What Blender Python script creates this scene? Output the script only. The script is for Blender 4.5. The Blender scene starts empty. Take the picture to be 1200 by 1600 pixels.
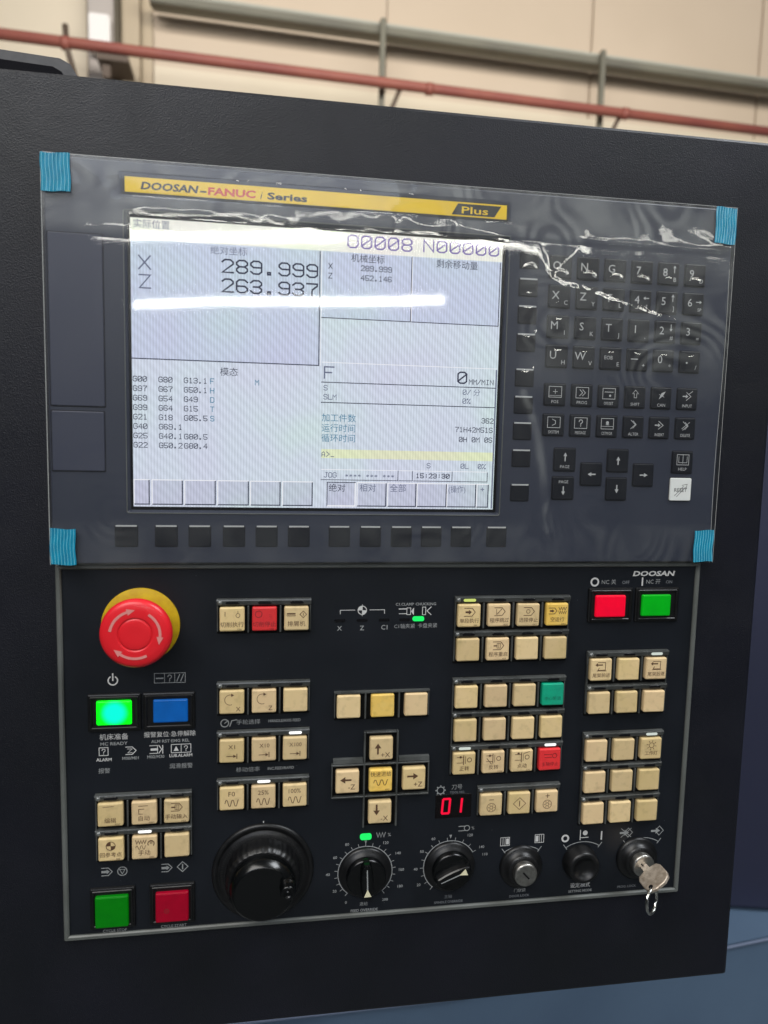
import bpy, bmesh, math, random
from mathutils import Vector, Matrix, noise

random.seed(7)
SC = bpy.context.scene
COL = SC.collection
MM = 0.001

# ------------------------------------------------------------------ camera
cam_d = bpy.data.cameras.new('camera')
cam = bpy.data.objects.new('camera', cam_d)
COL.objects.link(cam)
right = Vector((0.98831937, -0.15064094, 0.02306812))
up = Vector((-0.00761122, 0.1023885, 0.99471537))
back = -Vector((0.15220676, 0.98327204, -0.10004597))
m = Matrix((right, up, back)).transposed().to_4x4()
m.translation = Vector((0.0801757, -0.41430836, -0.11864482))
cam.matrix_world = m
cam_d.sensor_fit = 'VERTICAL'
cam_d.sensor_height = 36.0
cam_d.sensor_width = 27.0
cam_d.lens = 36.0 * 1090.3 / 1600.0
cam_d.clip_start = 0.02
cam_d.clip_end = 100.0
cam_d.dof.use_dof = True
cam_d.dof.focus_distance = 0.45
cam_d.dof.aperture_fstop = 7.6
SC.camera = cam

# ------------------------------------------------------------------ world and lamps
w = bpy.data.worlds.new('World')
SC.world = w
w.use_nodes = True
bg = w.node_tree.nodes['Background']
bg.inputs[0].default_value = (0.80, 0.90, 1.0, 1)
bg.inputs[1].default_value = 0.075
SC.view_settings.view_transform = 'Standard'
SC.view_settings.look = 'None'
SC.view_settings.gamma = 1.0
SC.view_settings.exposure = 0.0
SC.view_settings.use_curve_mapping = False
SC.render.engine = 'CYCLES'
SC.cycles.use_denoising = True
SC.cycles.transparent_max_bounces = 16
SC.cycles.max_bounces = 6
SC.cycles.sample_clamp_indirect = 4.0


def area(name, loc, target, sx, sy, power, col):
    d = bpy.data.lights.new(name, 'AREA')
    d.shape = 'RECTANGLE'
    d.size, d.size_y = sx, sy
    d.energy = power
    d.color = col
    o = bpy.data.objects.new(name, d)
    COL.objects.link(o)
    o.location = loc
    o.rotation_euler = (Vector(target) - Vector(loc)).to_track_quat('-Z', 'Y').to_euler()
    return o


area('ceiling_lamp', (-1.2, -1.9, 2.3), (0.1, 0.0, 0.0), 2.6, 1.6, 105, (1.0, 0.97, 0.92))
area('hall_lamp', (-2.4, -8.0, 4.3), (0.0, 0.0, 0.0), 9.0, 3.0, 200, (0.74, 0.82, 1.0))  # added fill standing in for the hall's bright ceiling and windows
area('wall_lamp', (1.6, 1.6, 3.7), (1.6, 6.2, 3.0), 9.0, 1.0, 330, (1.0, 0.94, 0.86))  # unseen fill added to brighten the far wall
area('aisle_lamp', (1.9, -0.7, 2.2), (0.8, 0.45, -0.8), 1.2, 1.2, 80, (0.92, 0.96, 1.0))  # unseen fill added to brighten the blue machine base


# ------------------------------------------------------------------ colour and materials
def lin(c):
    c = c / 255.0
    return c / 12.92 if c <= 0.04045 else ((c + 0.055) / 1.055) ** 2.4


def rgb(r, g, b):
    return (lin(r), lin(g), lin(b), 1.0)


def mat(name, col, rough=0.5, metal=0.0, spec=0.5, emit=None, es=0.0, noise_col=None, nscale=60.0, bump=0.0, bscale=400.0,
        coat=0.0, rnoise=0.0):
    m_ = bpy.data.materials.new(name)
    m_.use_nodes = True
    nt = m_.node_tree
    b = nt.nodes['Principled BSDF']
    b.inputs['Base Color'].default_value = col
    b.inputs['Roughness'].default_value = rough
    b.inputs['Metallic'].default_value = metal
    b.inputs['Specular IOR Level'].default_value = spec
    b.inputs['Coat Weight'].default_value = coat
    if emit:
        b.inputs['Emission Color'].default_value = emit
        b.inputs['Emission Strength'].default_value = es
    tc = None
    if noise_col or bump or rnoise:
        tc = nt.nodes.new('ShaderNodeTexCoord')
        geo = nt.nodes.new('ShaderNodeNewGeometry')
    if noise_col:
        n = nt.nodes.new('ShaderNodeTexNoise')
        n.inputs['Scale'].default_value = nscale
        n.inputs['Detail'].default_value = 5
        nt.links.new(geo.outputs['Position'], n.inputs['Vector'])
        r = nt.nodes.new('ShaderNodeValToRGB')
        r.color_ramp.elements[0].position = 0.35
        r.color_ramp.elements[0].color = col
        r.color_ramp.elements[1].position = 0.68
        r.color_ramp.elements[1].color = noise_col
        nt.links.new(n.outputs['Fac'], r.inputs['Fac'])
        nt.links.new(r.outputs['Color'], b.inputs['Base Color'])
    if rnoise:
        n = nt.nodes.new('ShaderNodeTexNoise')
        n.inputs['Scale'].default_value = nscale * 1.7
        n.inputs['Detail'].default_value = 6
        nt.links.new(geo.outputs['Position'], n.inputs['Vector'])
        mr = nt.nodes.new('ShaderNodeMapRange')
        mr.inputs['To Min'].default_value = max(0.02, rough - rnoise)
        mr.inputs['To Max'].default_value = min(1.0, rough + rnoise)
        nt.links.new(n.outputs['Fac'], mr.inputs['Value'])
        nt.links.new(mr.outputs['Result'], b.inputs['Roughness'])
    if bump:
        n = nt.nodes.new('ShaderNodeTexNoise')
        n.inputs['Scale'].default_value = bscale
        n.inputs['Detail'].default_value = 3
        nt.links.new(geo.outputs['Position'], n.inputs['Vector'])
        bp = nt.nodes.new('ShaderNodeBump')
        bp.inputs['Strength'].default_value = bump
        bp.inputs['Distance'].default_value = 0.0004
        nt.links.new(n.outputs['Fac'], bp.inputs['Height'])
        nt.links.new(bp.outputs['Normal'], b.inputs['Normal'])
    return m_


def age(m_):
    """each key carries its own slight fading, with finger grime in soft patches"""
    nt = m_.node_tree
    b = nt.nodes['Principled BSDF']
    src = b.inputs['Base Color'].links[0].from_socket
    oi = nt.nodes.new('ShaderNodeObjectInfo')
    mr = nt.nodes.new('ShaderNodeMapRange')
    mr.inputs['To Min'].default_value = 0.84
    mr.inputs['To Max'].default_value = 1.03
    nt.links.new(oi.outputs['Random'], mr.inputs['Value'])
    geo = nt.nodes.new('ShaderNodeNewGeometry')
    n = nt.nodes.new('ShaderNodeTexNoise')
    n.inputs['Scale'].default_value = 210
    n.inputs['Detail'].default_value = 4
    nt.links.new(geo.outputs['Position'], n.inputs['Vector'])
    g = nt.nodes.new('ShaderNodeMapRange')
    g.inputs['From Min'].default_value = 0.52
    g.inputs['From Max'].default_value = 0.75
    g.inputs['To Min'].default_value = 1.0
    g.inputs['To Max'].default_value = 0.80
    nt.links.new(n.outputs['Fac'], g.inputs['Value'])
    mu = nt.nodes.new('ShaderNodeMath')
    mu.operation = 'MULTIPLY'
    nt.links.new(mr.outputs[0], mu.inputs[0])
    nt.links.new(g.outputs[0], mu.inputs[1])
    hs = nt.nodes.new('ShaderNodeHueSaturation')
    nt.links.new(mu.outputs[0], hs.inputs['Value'])
    nt.links.new(src, hs.inputs['Color'])
    nt.links.new(hs.outputs[0], b.inputs['Base Color'])


def emission(name, col, strength=1.0):
    m_ = bpy.data.materials.new(name)
    m_.use_nodes = True
    nt = m_.node_tree
    nt.nodes.remove(nt.nodes['Principled BSDF'])
    e = nt.nodes.new('ShaderNodeEmission')
    e.inputs[0].default_value = col
    e.inputs[1].default_value = strength
    nt.links.new(e.outputs[0], nt.nodes['Material Output'].inputs[0])
    return m_


def cabinet_paint():
    m_ = mat('cabinet_paint', (0.004, 0.005, 0.008, 1), 0.44, spec=0.34)
    nt = m_.node_tree
    b = nt.nodes['Principled BSDF']
    geo = nt.nodes.new('ShaderNodeNewGeometry')
    vo = nt.nodes.new('ShaderNodeTexVoronoi')
    vo.inputs['Scale'].default_value = 1500
    no = nt.nodes.new('ShaderNodeTexNoise')
    no.inputs['Scale'].default_value = 1400
    no.inputs['Detail'].default_value = 4
    for n_ in (vo, no):
        nt.links.new(geo.outputs['Position'], n_.inputs['Vector'])
    mul = nt.nodes.new('ShaderNodeMath')
    mul.operation = 'ADD'
    nt.links.new(vo.outputs['Distance'], mul.inputs[0])
    nt.links.new(no.outputs['Fac'], mul.inputs[1])
    bp = nt.nodes.new('ShaderNodeBump')
    bp.inputs['Strength'].default_value = 0.6
    bp.inputs['Distance'].default_value = 0.00019
    nt.links.new(mul.outputs[0], bp.inputs['Height'])
    nt.links.new(bp.outputs['Normal'], b.inputs['Normal'])
    big = nt.nodes.new('ShaderNodeTexNoise')
    big.inputs['Scale'].default_value = 9
    big.inputs['Detail'].default_value = 6
    nt.links.new(geo.outputs['Position'], big.inputs['Vector'])
    r = nt.nodes.new('ShaderNodeValToRGB')
    r.color_ramp.elements[0].position = 0.3
    r.color_ramp.elements[0].color = (0.0030, 0.0040, 0.0058, 1)
    r.color_ramp.elements[1].position = 0.72
    r.color_ramp.elements[1].color = (0.0056, 0.0060, 0.0110, 1)
    nt.links.new(big.outputs['Fac'], r.inputs['Fac'])
    nt.links.new(r.outputs['Color'], b.inputs['Base Color'])
    # hand marks and wiped patches change the sheen
    sm = nt.nodes.new('ShaderNodeTexNoise')
    sm.inputs['Scale'].default_value = 14
    sm.inputs['Detail'].default_value = 8
    sm.inputs['Roughness'].default_value = 0.65
    sm.inputs['Distortion'].default_value = 1.2
    nt.links.new(geo.outputs['Position'], sm.inputs['Vector'])
    mr = nt.nodes.new('ShaderNodeMapRange')
    mr.inputs['From Min'].default_value = 0.3
    mr.inputs['From Max'].default_value = 0.7
    mr.inputs['To Min'].default_value = 0.37
    mr.inputs['To Max'].default_value = 0.53
    nt.links.new(sm.outputs['Fac'], mr.inputs['Value'])
    nt.links.new(mr.outputs[0], b.inputs['Roughness'])
    return m_


def screen_mat(name, col, strength=1.0, amount=1.0):
    """emissive LCD: pixel columns, faint uneven tint of the liquid crystal"""
    m_ = bpy.data.materials.new(name)
    m_.use_nodes = True
    nt = m_.node_tree
    nt.nodes.remove(nt.nodes['Principled BSDF'])
    geo = nt.nodes.new('ShaderNodeNewGeometry')
    wv = nt.nodes.new('ShaderNodeTexWave')
    wv.wave_type = 'BANDS'
    wv.bands_direction = 'X'
    wv.inputs['Scale'].default_value = 190.0
    wv.inputs['Distortion'].default_value = 0.6
    wv.inputs['Detail'].default_value = 0.0
    wv2 = nt.nodes.new('ShaderNodeTexWave')
    wv2.bands_direction = 'DIAGONAL'
    wv2.inputs['Scale'].default_value = 95.0
    wv2.inputs['Distortion'].default_value = 5.0
    wv2.inputs['Detail'].default_value = 1.0
    wv2.inputs['Detail Scale'].default_value = 0.2
    no = nt.nodes.new('ShaderNodeTexNoise')
    no.inputs['Scale'].default_value = 16
    no.inputs['Detail'].default_value = 2
    for n_ in (wv, wv2, no):
        nt.links.new(geo.outputs['Position'], n_.inputs['Vector'])
    tint = nt.nodes.new('ShaderNodeValToRGB')
    tint.color_ramp.elements[0].position = 0.3
    tint.color_ramp.elements[0].color = (0.95, 0.94, 1.04, 1)
    e = tint.color_ramp.elements.new(0.5)
    e.color = (0.95, 1.0, 1.04, 1)
    tint.color_ramp.elements[-1].position = 0.72
    tint.color_ramp.elements[-1].color = (0.93, 1.08, 0.97, 1)
    nt.links.new(no.outputs['Fac'], tint.inputs['Fac'])
    mr = nt.nodes.new('ShaderNodeMapRange')
    mr.inputs['To Min'].default_value = 1.0 - 0.14 * amount
    mr.inputs['To Max'].default_value = 1.0 + 0.04 * amount
    nt.links.new(wv.outputs['Fac'], mr.inputs['Value'])
    mr2 = nt.nodes.new('ShaderNodeMapRange')
    mr2.inputs['To Min'].default_value = 1.0 - 0.06 * amount
    mr2.inputs['To Max'].default_value = 1.0 + 0.03 * amount
    nt.links.new(wv2.outputs['Fac'], mr2.inputs['Value'])
    mu = nt.nodes.new('ShaderNodeMath')
    mu.operation = 'MULTIPLY'
    nt.links.new(mr.outputs[0], mu.inputs[0])
    nt.links.new(mr2.outputs[0], mu.inputs[1])
    mu2 = nt.nodes.new('ShaderNodeMath')
    mu2.operation = 'MULTIPLY'
    mu2.inputs[1].default_value = strength
    nt.links.new(mu.outputs[0], mu2.inputs[0])
    mx = nt.nodes.new('ShaderNodeMix')
    mx.data_type = 'RGBA'
    mx.blend_type = 'MULTIPLY'
    mx.inputs[0].default_value = 1.0
    mx.inputs[6].default_value = col
    nt.links.new(tint.outputs[0], mx.inputs[7])
    em = nt.nodes.new('ShaderNodeEmission')
    nt.links.new(mx.outputs[2], em.inputs[0])
    nt.links.new(mu2.outputs[0], em.inputs[1])
    nt.links.new(em.outputs[0], nt.nodes['Material Output'].inputs[0])
    return m_


def film_mat():
    m_ = bpy.data.materials.new('clear_film')
    m_.use_nodes = True
    nt = m_.node_tree
    N = nt.nodes
    L = nt.links
    N.remove(N['Principled BSDF'])
    geo = N.new('ShaderNodeNewGeometry')
    sep = N.new('ShaderNodeSeparateXYZ')
    L.new(geo.outputs['Position'], sep.inputs[0])
    # how loose the film lies: wrinkled along the top edge and over the keys, tight over the screen
    loose = N.new('ShaderNodeAttribute')
    loose.attribute_name = 'looseness'
    wv = N.new('ShaderNodeTexWave')
    wv.bands_direction = 'DIAGONAL'
    wv.inputs['Scale'].default_value = 26
    wv.inputs['Distortion'].default_value = 16
    wv.inputs['Detail'].default_value = 2.0
    wv.inputs['Detail Scale'].default_value = 0.35
    wv.inputs['Detail Roughness'].default_value = 0.45
    L.new(geo.outputs['Position'], wv.inputs['Vector'])
    no = N.new('ShaderNodeTexNoise')
    no.inputs['Scale'].default_value = 45
    no.inputs['Detail'].default_value = 2.5
    L.new(geo.outputs['Position'], no.inputs['Vector'])
    add = N.new('ShaderNodeMath')
    add.operation = 'MULTIPLY_ADD'
    add.inputs[1].default_value = 0.22
    L.new(wv.outputs['Fac'], add.inputs[0])
    L.new(no.outputs['Fac'], add.inputs[2])
    # nearly parallel ripples like contour lines where the sheet has stretched
    c1 = N.new('ShaderNodeTexNoise')
    c1.inputs['Scale'].default_value = 15
    c1.inputs['Detail'].default_value = 1.0
    L.new(geo.outputs['Position'], c1.inputs['Vector'])
    c2 = N.new('ShaderNodeMath')
    c2.operation = 'MULTIPLY'
    c2.inputs[1].default_value = 110
    L.new(c1.outputs['Fac'], c2.inputs[0])
    c3 = N.new('ShaderNodeMath')
    c3.operation = 'SINE'
    L.new(c2.outputs[0], c3.inputs[0])
    c4 = N.new('ShaderNodeTexNoise')
    c4.inputs['Scale'].default_value = 22
    c4.inputs['Detail'].default_value = 1.0
    mp = N.new('ShaderNodeMapping')
    mp.inputs['Location'].default_value = (3.3, 1.1, 7.7)
    L.new(geo.outputs['Position'], mp.inputs['Vector'])
    L.new(mp.outputs[0], c4.inputs['Vector'])
    c5 = N.new('ShaderNodeMapRange')
    c5.inputs['From Min'].default_value = 0.44
    c5.inputs['From Max'].default_value = 0.62
    L.new(c4.outputs['Fac'], c5.inputs['Value'])
    c6 = N.new('ShaderNodeMath')
    c6.operation = 'MULTIPLY'
    L.new(c3.outputs[0], c6.inputs[0])
    L.new(c5.outputs[0], c6.inputs[1])
    hm0 = N.new('ShaderNodeMath')
    hm0.operation = 'MULTIPLY_ADD'
    hm0.inputs[1].default_value = 0.045
    L.new(c6.outputs[0], hm0.inputs[0])
    L.new(add.outputs[0], hm0.inputs[2])
    hm = N.new('ShaderNodeMath')
    hm.operation = 'MULTIPLY'
    L.new(hm0.outputs[0], hm.inputs[0])
    L.new(loose.outputs['Fac'], hm.inputs[1])
    bp = N.new('ShaderNodeBump')
    bp.inputs['Strength'].default_value = 1.0
    bp.inputs['Distance'].default_value = 0.00016
    L.new(hm.outputs[0], bp.inputs['Height'])
    gl = N.new('ShaderNodeBsdfGlossy')
    gl.inputs['Roughness'].default_value = 0.035
    L.new(bp.outputs['Normal'], gl.inputs['Normal'])
    gl2 = N.new('ShaderNodeBsdfGlossy')
    gl2.inputs['Roughness'].default_value = 0.32
    L.new(bp.outputs['Normal'], gl2.inputs['Normal'])
    gm = N.new('ShaderNodeMixShader')
    gk = N.new('ShaderNodeMath')
    gk.operation = 'MULTIPLY_ADD'
    gk.inputs[1].default_value = 0.45
    gk.inputs[2].default_value = 0.25
    L.new(loose.outputs['Fac'], gk.inputs[0])
    L.new(gk.outputs[0], gm.inputs[0])
    L.new(gl.outputs[0], gm.inputs[1])
    L.new(gl2.outputs[0], gm.inputs[2])
    tr = N.new('ShaderNodeBsdfTransparent')
    tr.inputs[0].default_value = (0.985, 0.985, 0.98, 1)
    # thin sheet: the same reflectance from both sides (Schlick), two surfaces
    dt = N.new('ShaderNodeVectorMath')
    dt.operation = 'DOT_PRODUCT'
    L.new(geo.outputs['Incoming'], dt.inputs[0])
    L.new(bp.outputs['Normal'], dt.inputs[1])
    ab = N.new('ShaderNodeMath')
    ab.operation = 'ABSOLUTE'
    L.new(dt.outputs['Value'], ab.inputs[0])
    om = N.new('ShaderNodeMath')
    om.operation = 'SUBTRACT'
    om.use_clamp = True
    om.inputs[0].default_value = 1.0
    L.new(ab.outputs[0], om.inputs[1])
    pw = N.new('ShaderNodeMath')
    pw.operation = 'POWER'
    pw.inputs[1].default_value = 5.0
    L.new(om.outputs[0], pw.inputs[0])
    mr = N.new('ShaderNodeMath')
    mr.operation = 'MULTIPLY_ADD'
    mr.inputs[1].default_value = 0.85
    mr.inputs[2].default_value = 0.075
    mr.use_clamp = True
    L.new(pw.outputs[0], mr.inputs[0])
    mx = N.new('ShaderNodeMixShader')
    L.new(mr.outputs[0], mx.inputs[0])
    L.new(tr.outputs[0], mx.inputs[1])
    L.new(gm.outputs[0], mx.inputs[2])
    # milky haze on the loose parts, patterned to imitate cloudy rippled reflections
    df = N.new('ShaderNodeBsdfDiffuse')
    df.inputs[0].default_value = (0.75, 0.78, 0.74, 1)
    L.new(bp.outputs['Normal'], df.inputs['Normal'])
    hz = N.new('ShaderNodeMath')
    hz.operation = 'MULTIPLY'
    hz.inputs[1].default_value = 0.085
    L.new(loose.outputs['Fac'], hz.inputs[0])
    hz2 = N.new('ShaderNodeMath')
    hz2.operation = 'MULTIPLY'
    cr = N.new('ShaderNodeMapRange')
    cr.inputs['From Min'].default_value = 0.3
    cr.inputs['From Max'].default_value = 0.8
    cr.inputs['To Min'].default_value = 0.15
    cr.inputs['To Max'].default_value = 2.1
    ca = N.new('ShaderNodeMath')
    ca.operation = 'MULTIPLY_ADD'
    ca.inputs[1].default_value = 0.20
    L.new(c6.outputs[0], ca.inputs[0])
    L.new(no.outputs['Fac'], ca.inputs[2])
    L.new(ca.outputs[0], cr.inputs['Value'])
    L.new(hz.outputs[0], hz2.inputs[0])
    L.new(cr.outputs[0], hz2.inputs[1])
    mx2 = N.new('ShaderNodeMixShader')
    L.new(hz2.outputs[0], mx2.inputs[0])
    L.new(mx.outputs[0], mx2.inputs[1])
    L.new(df.outputs[0], mx2.inputs[2])
    L.new(mx2.outputs[0], N['Material Output'].inputs[0])
    return m_


M = dict(
    cabinet=cabinet_paint(),
    bezel=mat('slate_plastic', (0.026, 0.031, 0.048, 1), 0.42, spec=0.35, noise_col=(0.030, 0.035, 0.054, 1), nscale=14, bump=0.10, bscale=1800),
    bezel_groove=mat('seam_shadow_gap', (0.008, 0.008, 0.012, 1), 0.7, spec=0.2),
    bezel_cover=mat('slate_cover', (0.034, 0.039, 0.064, 1), 0.45, spec=0.4, bump=0.06, bscale=1500),
    black_gloss=mat('black_gloss_plastic', (0.0015, 0.0018, 0.002, 1), 0.22, spec=0.4, rnoise=0.08, nscale=80),
    black=mat('black_plastic', (0.0025, 0.0027, 0.003, 1), 0.38, spec=0.4, noise_col=(0.005, 0.005, 0.0055, 1), nscale=200, rnoise=0.12),
    key=mat('dark_key_plastic', (0.0032, 0.0042, 0.0085, 1), 0.40, spec=0.35),
    plate=mat('operator_plate', (0.0052, 0.0068, 0.0098, 1), 0.40, spec=0.34, noise_col=(0.0068, 0.0086, 0.0125, 1), nscale=25, rnoise=0.09, bump=0.05, bscale=2500),
    rim=mat('grey_rim', (0.105, 0.112, 0.105, 1), 0.42, spec=0.5, noise_col=(0.08, 0.086, 0.078, 1), nscale=35),
    print_white=mat('white_print', (0.50, 0.50, 0.49, 1), 0.6),
    print_grey=mat('grey_print', (0.24, 0.25, 0.25, 1), 0.6),
    print_dim=mat('dim_print', (0.13, 0.14, 0.15, 1), 0.6),
    key_print_glint=mat('key_print_glint', (0.42, 0.43, 0.43, 1), 0.6),
    ink=mat('brown_ink', (0.085, 0.040, 0.018, 1), 0.6),
    ink_red=mat('dark_red_ink', (0.20, 0.01, 0.012, 1), 0.6),
    ink_green=mat('dark_green_ink', (0.0, 0.10, 0.055, 1), 0.6),
    frame=mat('button_frame_plastic', (0.066, 0.070, 0.068, 1), 0.26, spec=0.5, noise_col=(0.030, 0.032, 0.030, 1), nscale=60),
    well=mat('button_well', (0.004, 0.004, 0.004, 1), 0.6, spec=0.1),
    slot=mat('dark_lens', (0.004, 0.004, 0.005, 1), 0.2, spec=0.4),
    cap0=mat('cream_cap', (0.65, 0.49, 0.255, 1), 0.48, spec=0.35, noise_col=(0.66, 0.50, 0.27, 1), nscale=90),
    cap1=mat('pinkish_cream_cap', (0.65, 0.475, 0.265, 1), 0.48, spec=0.35, noise_col=(0.68, 0.51, 0.28, 1), nscale=80),
    cap2=mat('yellowish_cream_cap', (0.62, 0.47, 0.22, 1), 0.48, spec=0.35, noise_col=(0.67, 0.50, 0.26, 1), nscale=70),
    cap_yellow=mat('yellow_cap', (0.78, 0.50, 0.10, 1), 0.45, spec=0.35, noise_col=(0.74, 0.52, 0.15, 1), nscale=90),
    cap_red=mat('red_cap', (0.72, 0.035, 0.035, 1), 0.42, spec=0.4, noise_col=(0.66, 0.030, 0.035, 1), nscale=90),
    cap_green=mat('green_cap', (0.004, 0.36, 0.20, 1), 0.42, spec=0.4, noise_col=(0.01, 0.31, 0.19, 1), nscale=90),
    reset=mat('white_reset_key', (0.74, 0.76, 0.74, 1), 0.4, spec=0.4),
    reset_ink=mat('reset_ink', (0.05, 0.05, 0.05, 1), 0.5),
    yellow=mat('yellow_plate', (0.62, 0.36, 0.0, 1), 0.5, spec=0.3, noise_col=(0.52, 0.32, 0.0, 1), nscale=90, rnoise=0.1),
    estop_yellow=mat('estop_yellow', (0.50, 0.33, 0.004, 1), 0.55, spec=0.3, noise_col=(0.42, 0.25, 0.004, 1), nscale=170),
    logo_yellow=mat('logo_yellow', (0.80, 0.54, 0.0, 1), 0.4, noise_col=(0.76, 0.50, 0.0, 1), nscale=60),
    logo_black=mat('logo_black', (0.015, 0.015, 0.012, 1), 0.5),
    logo_red=mat('logo_red', (0.58, 0.055, 0.02, 1), 0.5),
    estop_red=mat('estop_red', (0.66, 0.012, 0.020, 1), 0.36, spec=0.4, rnoise=0.05, nscale=60, coat=0.1),
    estop_arrow=mat('estop_arrow', (0.62, 0.22, 0.20, 1), 0.5),
    metal=mat('worn_metal', (0.42, 0.41, 0.38, 1), 0.38, metal=1.0, noise_col=(0.30, 0.29, 0.27, 1), nscale=420, rnoise=0.15, bump=0.25, bscale=1200),
    brass=mat('worn_key_metal', (0.60, 0.52, 0.43, 1), 0.48, metal=0.75, noise_col=(0.38, 0.31, 0.24, 1), nscale=330, rnoise=0.15, bump=0.7, bscale=900),
    steel=mat('steel_ring', (0.55, 0.55, 0.52, 1), 0.22, metal=1.0),
    tab=mat('blue_tab_film', (0.010, 0.24, 0.37, 1), 0.24, spec=0.6, noise_col=(0.015, 0.19, 0.31, 1), nscale=120),
    lcd=screen_mat('lcd_blue_grey', (0.64, 0.68, 0.81, 1), 1.0),
    lcd_lo=screen_mat('lcd_pale', (0.72, 0.76, 0.84, 1), 1.0),
    lcd_cream=screen_mat('lcd_cream', (0.98, 0.93, 0.82, 1), 1.0, 0.5),
    lcd_yellow=screen_mat('lcd_yellow', (0.86, 0.86, 0.58, 1), 1.0, 0.8),
    lcd_key=screen_mat('lcd_softkey', (0.62, 0.64, 0.74, 1), 1.0),
    px_dark=emission('pixels_dark', (0.035, 0.040, 0.075, 1)),
    px_grey=emission('pixels_grey', (0.14, 0.16, 0.25, 1)),
    px_navy=emission('pixels_violet', (0.20, 0.15, 0.42, 1)),
    px_blue=emission('pixels_blue', (0.06, 0.22, 0.36, 1)),
    px_white=emission('pixels_white', (0.92, 0.93, 0.98, 1)),
    led_white=emission('led_white', (1.0, 1.0, 0.98, 1), 1.2),
    led_soft=emission('led_soft', (0.62, 0.68, 0.62, 1), 1.0),
    led_yellow=emission('led_yellow', (0.62, 0.72, 0.18, 1), 1.0),
    led_green=emission('led_green', (0.02, 0.95, 0.16, 1), 1.0),
    led_red=emission('led_red', (0.90, 0.008, 0.045, 1), 1.1),
    glass=mat('black_display_glass', (0.002, 0.001, 0.0015, 1), 0.1, spec=0.4),
    wall=mat('sandwich_panel_wall', (0.60, 0.50, 0.39, 1), 0.4, noise_col=(0.55, 0.455, 0.35, 1), nscale=0.6, spec=0.3),
    wall_b=mat('wall_panel_cream', (0.68, 0.60, 0.47, 1), 0.45, noise_col=(0.62, 0.55, 0.42, 1), nscale=0.8, spec=0.3),
    wall_c=mat('wall_trim_tan', (0.45, 0.37, 0.26, 1), 0.5),
    column=mat('column_grey_paint', (0.42, 0.38, 0.35, 1), 0.5),
    column_white=mat('column_white_box', (0.80, 0.78, 0.76, 1), 0.5),
    seam=mat('dark_seam', (0.09, 0.075, 0.05, 1), 0.7),
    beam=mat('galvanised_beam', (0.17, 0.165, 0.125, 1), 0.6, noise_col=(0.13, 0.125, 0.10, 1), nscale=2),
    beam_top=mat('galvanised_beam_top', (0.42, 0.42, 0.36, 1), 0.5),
    pipe=mat('red_pipe_paint', (0.31, 0.098, 0.070, 1), 0.55, noise_col=(0.25, 0.07, 0.058, 1), nscale=3),
    hanger=mat('dark_hanger_steel', (0.10, 0.07, 0.05, 1), 0.6),
    navy=mat('navy_machine_paint', (0.022, 0.024, 0.052, 1), 0.45, noise_col=(0.018, 0.021, 0.045, 1), nscale=5),
    blue=mat('blue_machine_paint', (0.088, 0.138, 0.205, 1), 0.5, noise_col=(0.068, 0.108, 0.168, 1), nscale=5, rnoise=0.1),
    blue_edge=mat('blue_edge_pale', (0.17, 0.20, 0.28, 1), 0.5),  # paler blue along the machine base's upper edge
    duct=mat('duct_grey', (0.045, 0.044, 0.047, 1), 0.55, noise_col=(0.03, 0.03, 0.033, 1), nscale=120),
    pip=mat('glossy_glint_dome', (0.10, 0.105, 0.10, 1), 0.13, spec=0.9, coat=0.6),
    recess_shade=mat('duct_shadow_gap', (0.004, 0.004, 0.006, 1), 0.8, spec=0.1),
    tab_line=mat('pale_tab_stripe', (0.16, 0.50, 0.62, 1), 0.3, spec=0.6),
    floor=mat('workshop_floor', (0.08, 0.09, 0.09, 1), 0.5, noise_col=(0.06, 0.065, 0.065, 1), nscale=2),
    white_lamp=emission('tube_glow', (1.0, 0.98, 0.90, 1), 26.0),
    lamp_body=mat('lamp_housing', (0.6, 0.6, 0.6, 1), 0.5),
)
M['film'] = film_mat()
for k_ in ('cap0', 'cap1', 'cap2', 'cap_yellow', 'cap_red', 'cap_green'):
    age(M[k_])


def lit_lens(name, edge, core, se, score, cx, cy, rad):
    """translucent coloured lens with its lamp glowing behind the middle"""
    m_ = bpy.data.materials.new(name)
    m_.use_nodes = True
    nt = m_.node_tree
    b = nt.nodes['Principled BSDF']
    b.inputs['Roughness'].default_value = 0.3
    b.inputs['Base Color'].default_value = edge
    geo = nt.nodes.new('ShaderNodeNewGeometry')
    d = nt.nodes.new('ShaderNodeVectorMath')
    d.operation = 'DISTANCE'
    d.inputs[1].default_value = (cx * MM, -0.003, -cy * MM)
    nt.links.new(geo.outputs['Position'], d.inputs[0])
    r = nt.nodes.new('ShaderNodeMapRange')
    r.inputs['From Min'].default_value = rad * 0.45 * MM
    r.inputs['From Max'].default_value = rad * MM
    r.interpolation_type = 'SMOOTHSTEP'
    nt.links.new(d.outputs['Value'], r.inputs['Value'])
    mx = nt.nodes.new('ShaderNodeMix')
    mx.data_type = 'RGBA'
    mx.inputs[6].default_value = core
    mx.inputs[7].default_value = edge
    nt.links.new(r.outputs[0], mx.inputs[0])
    nt.links.new(mx.outputs[2], b.inputs['Emission Color'])
    b.inputs['Emission Strength'].default_value = se
    return m_


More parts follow.
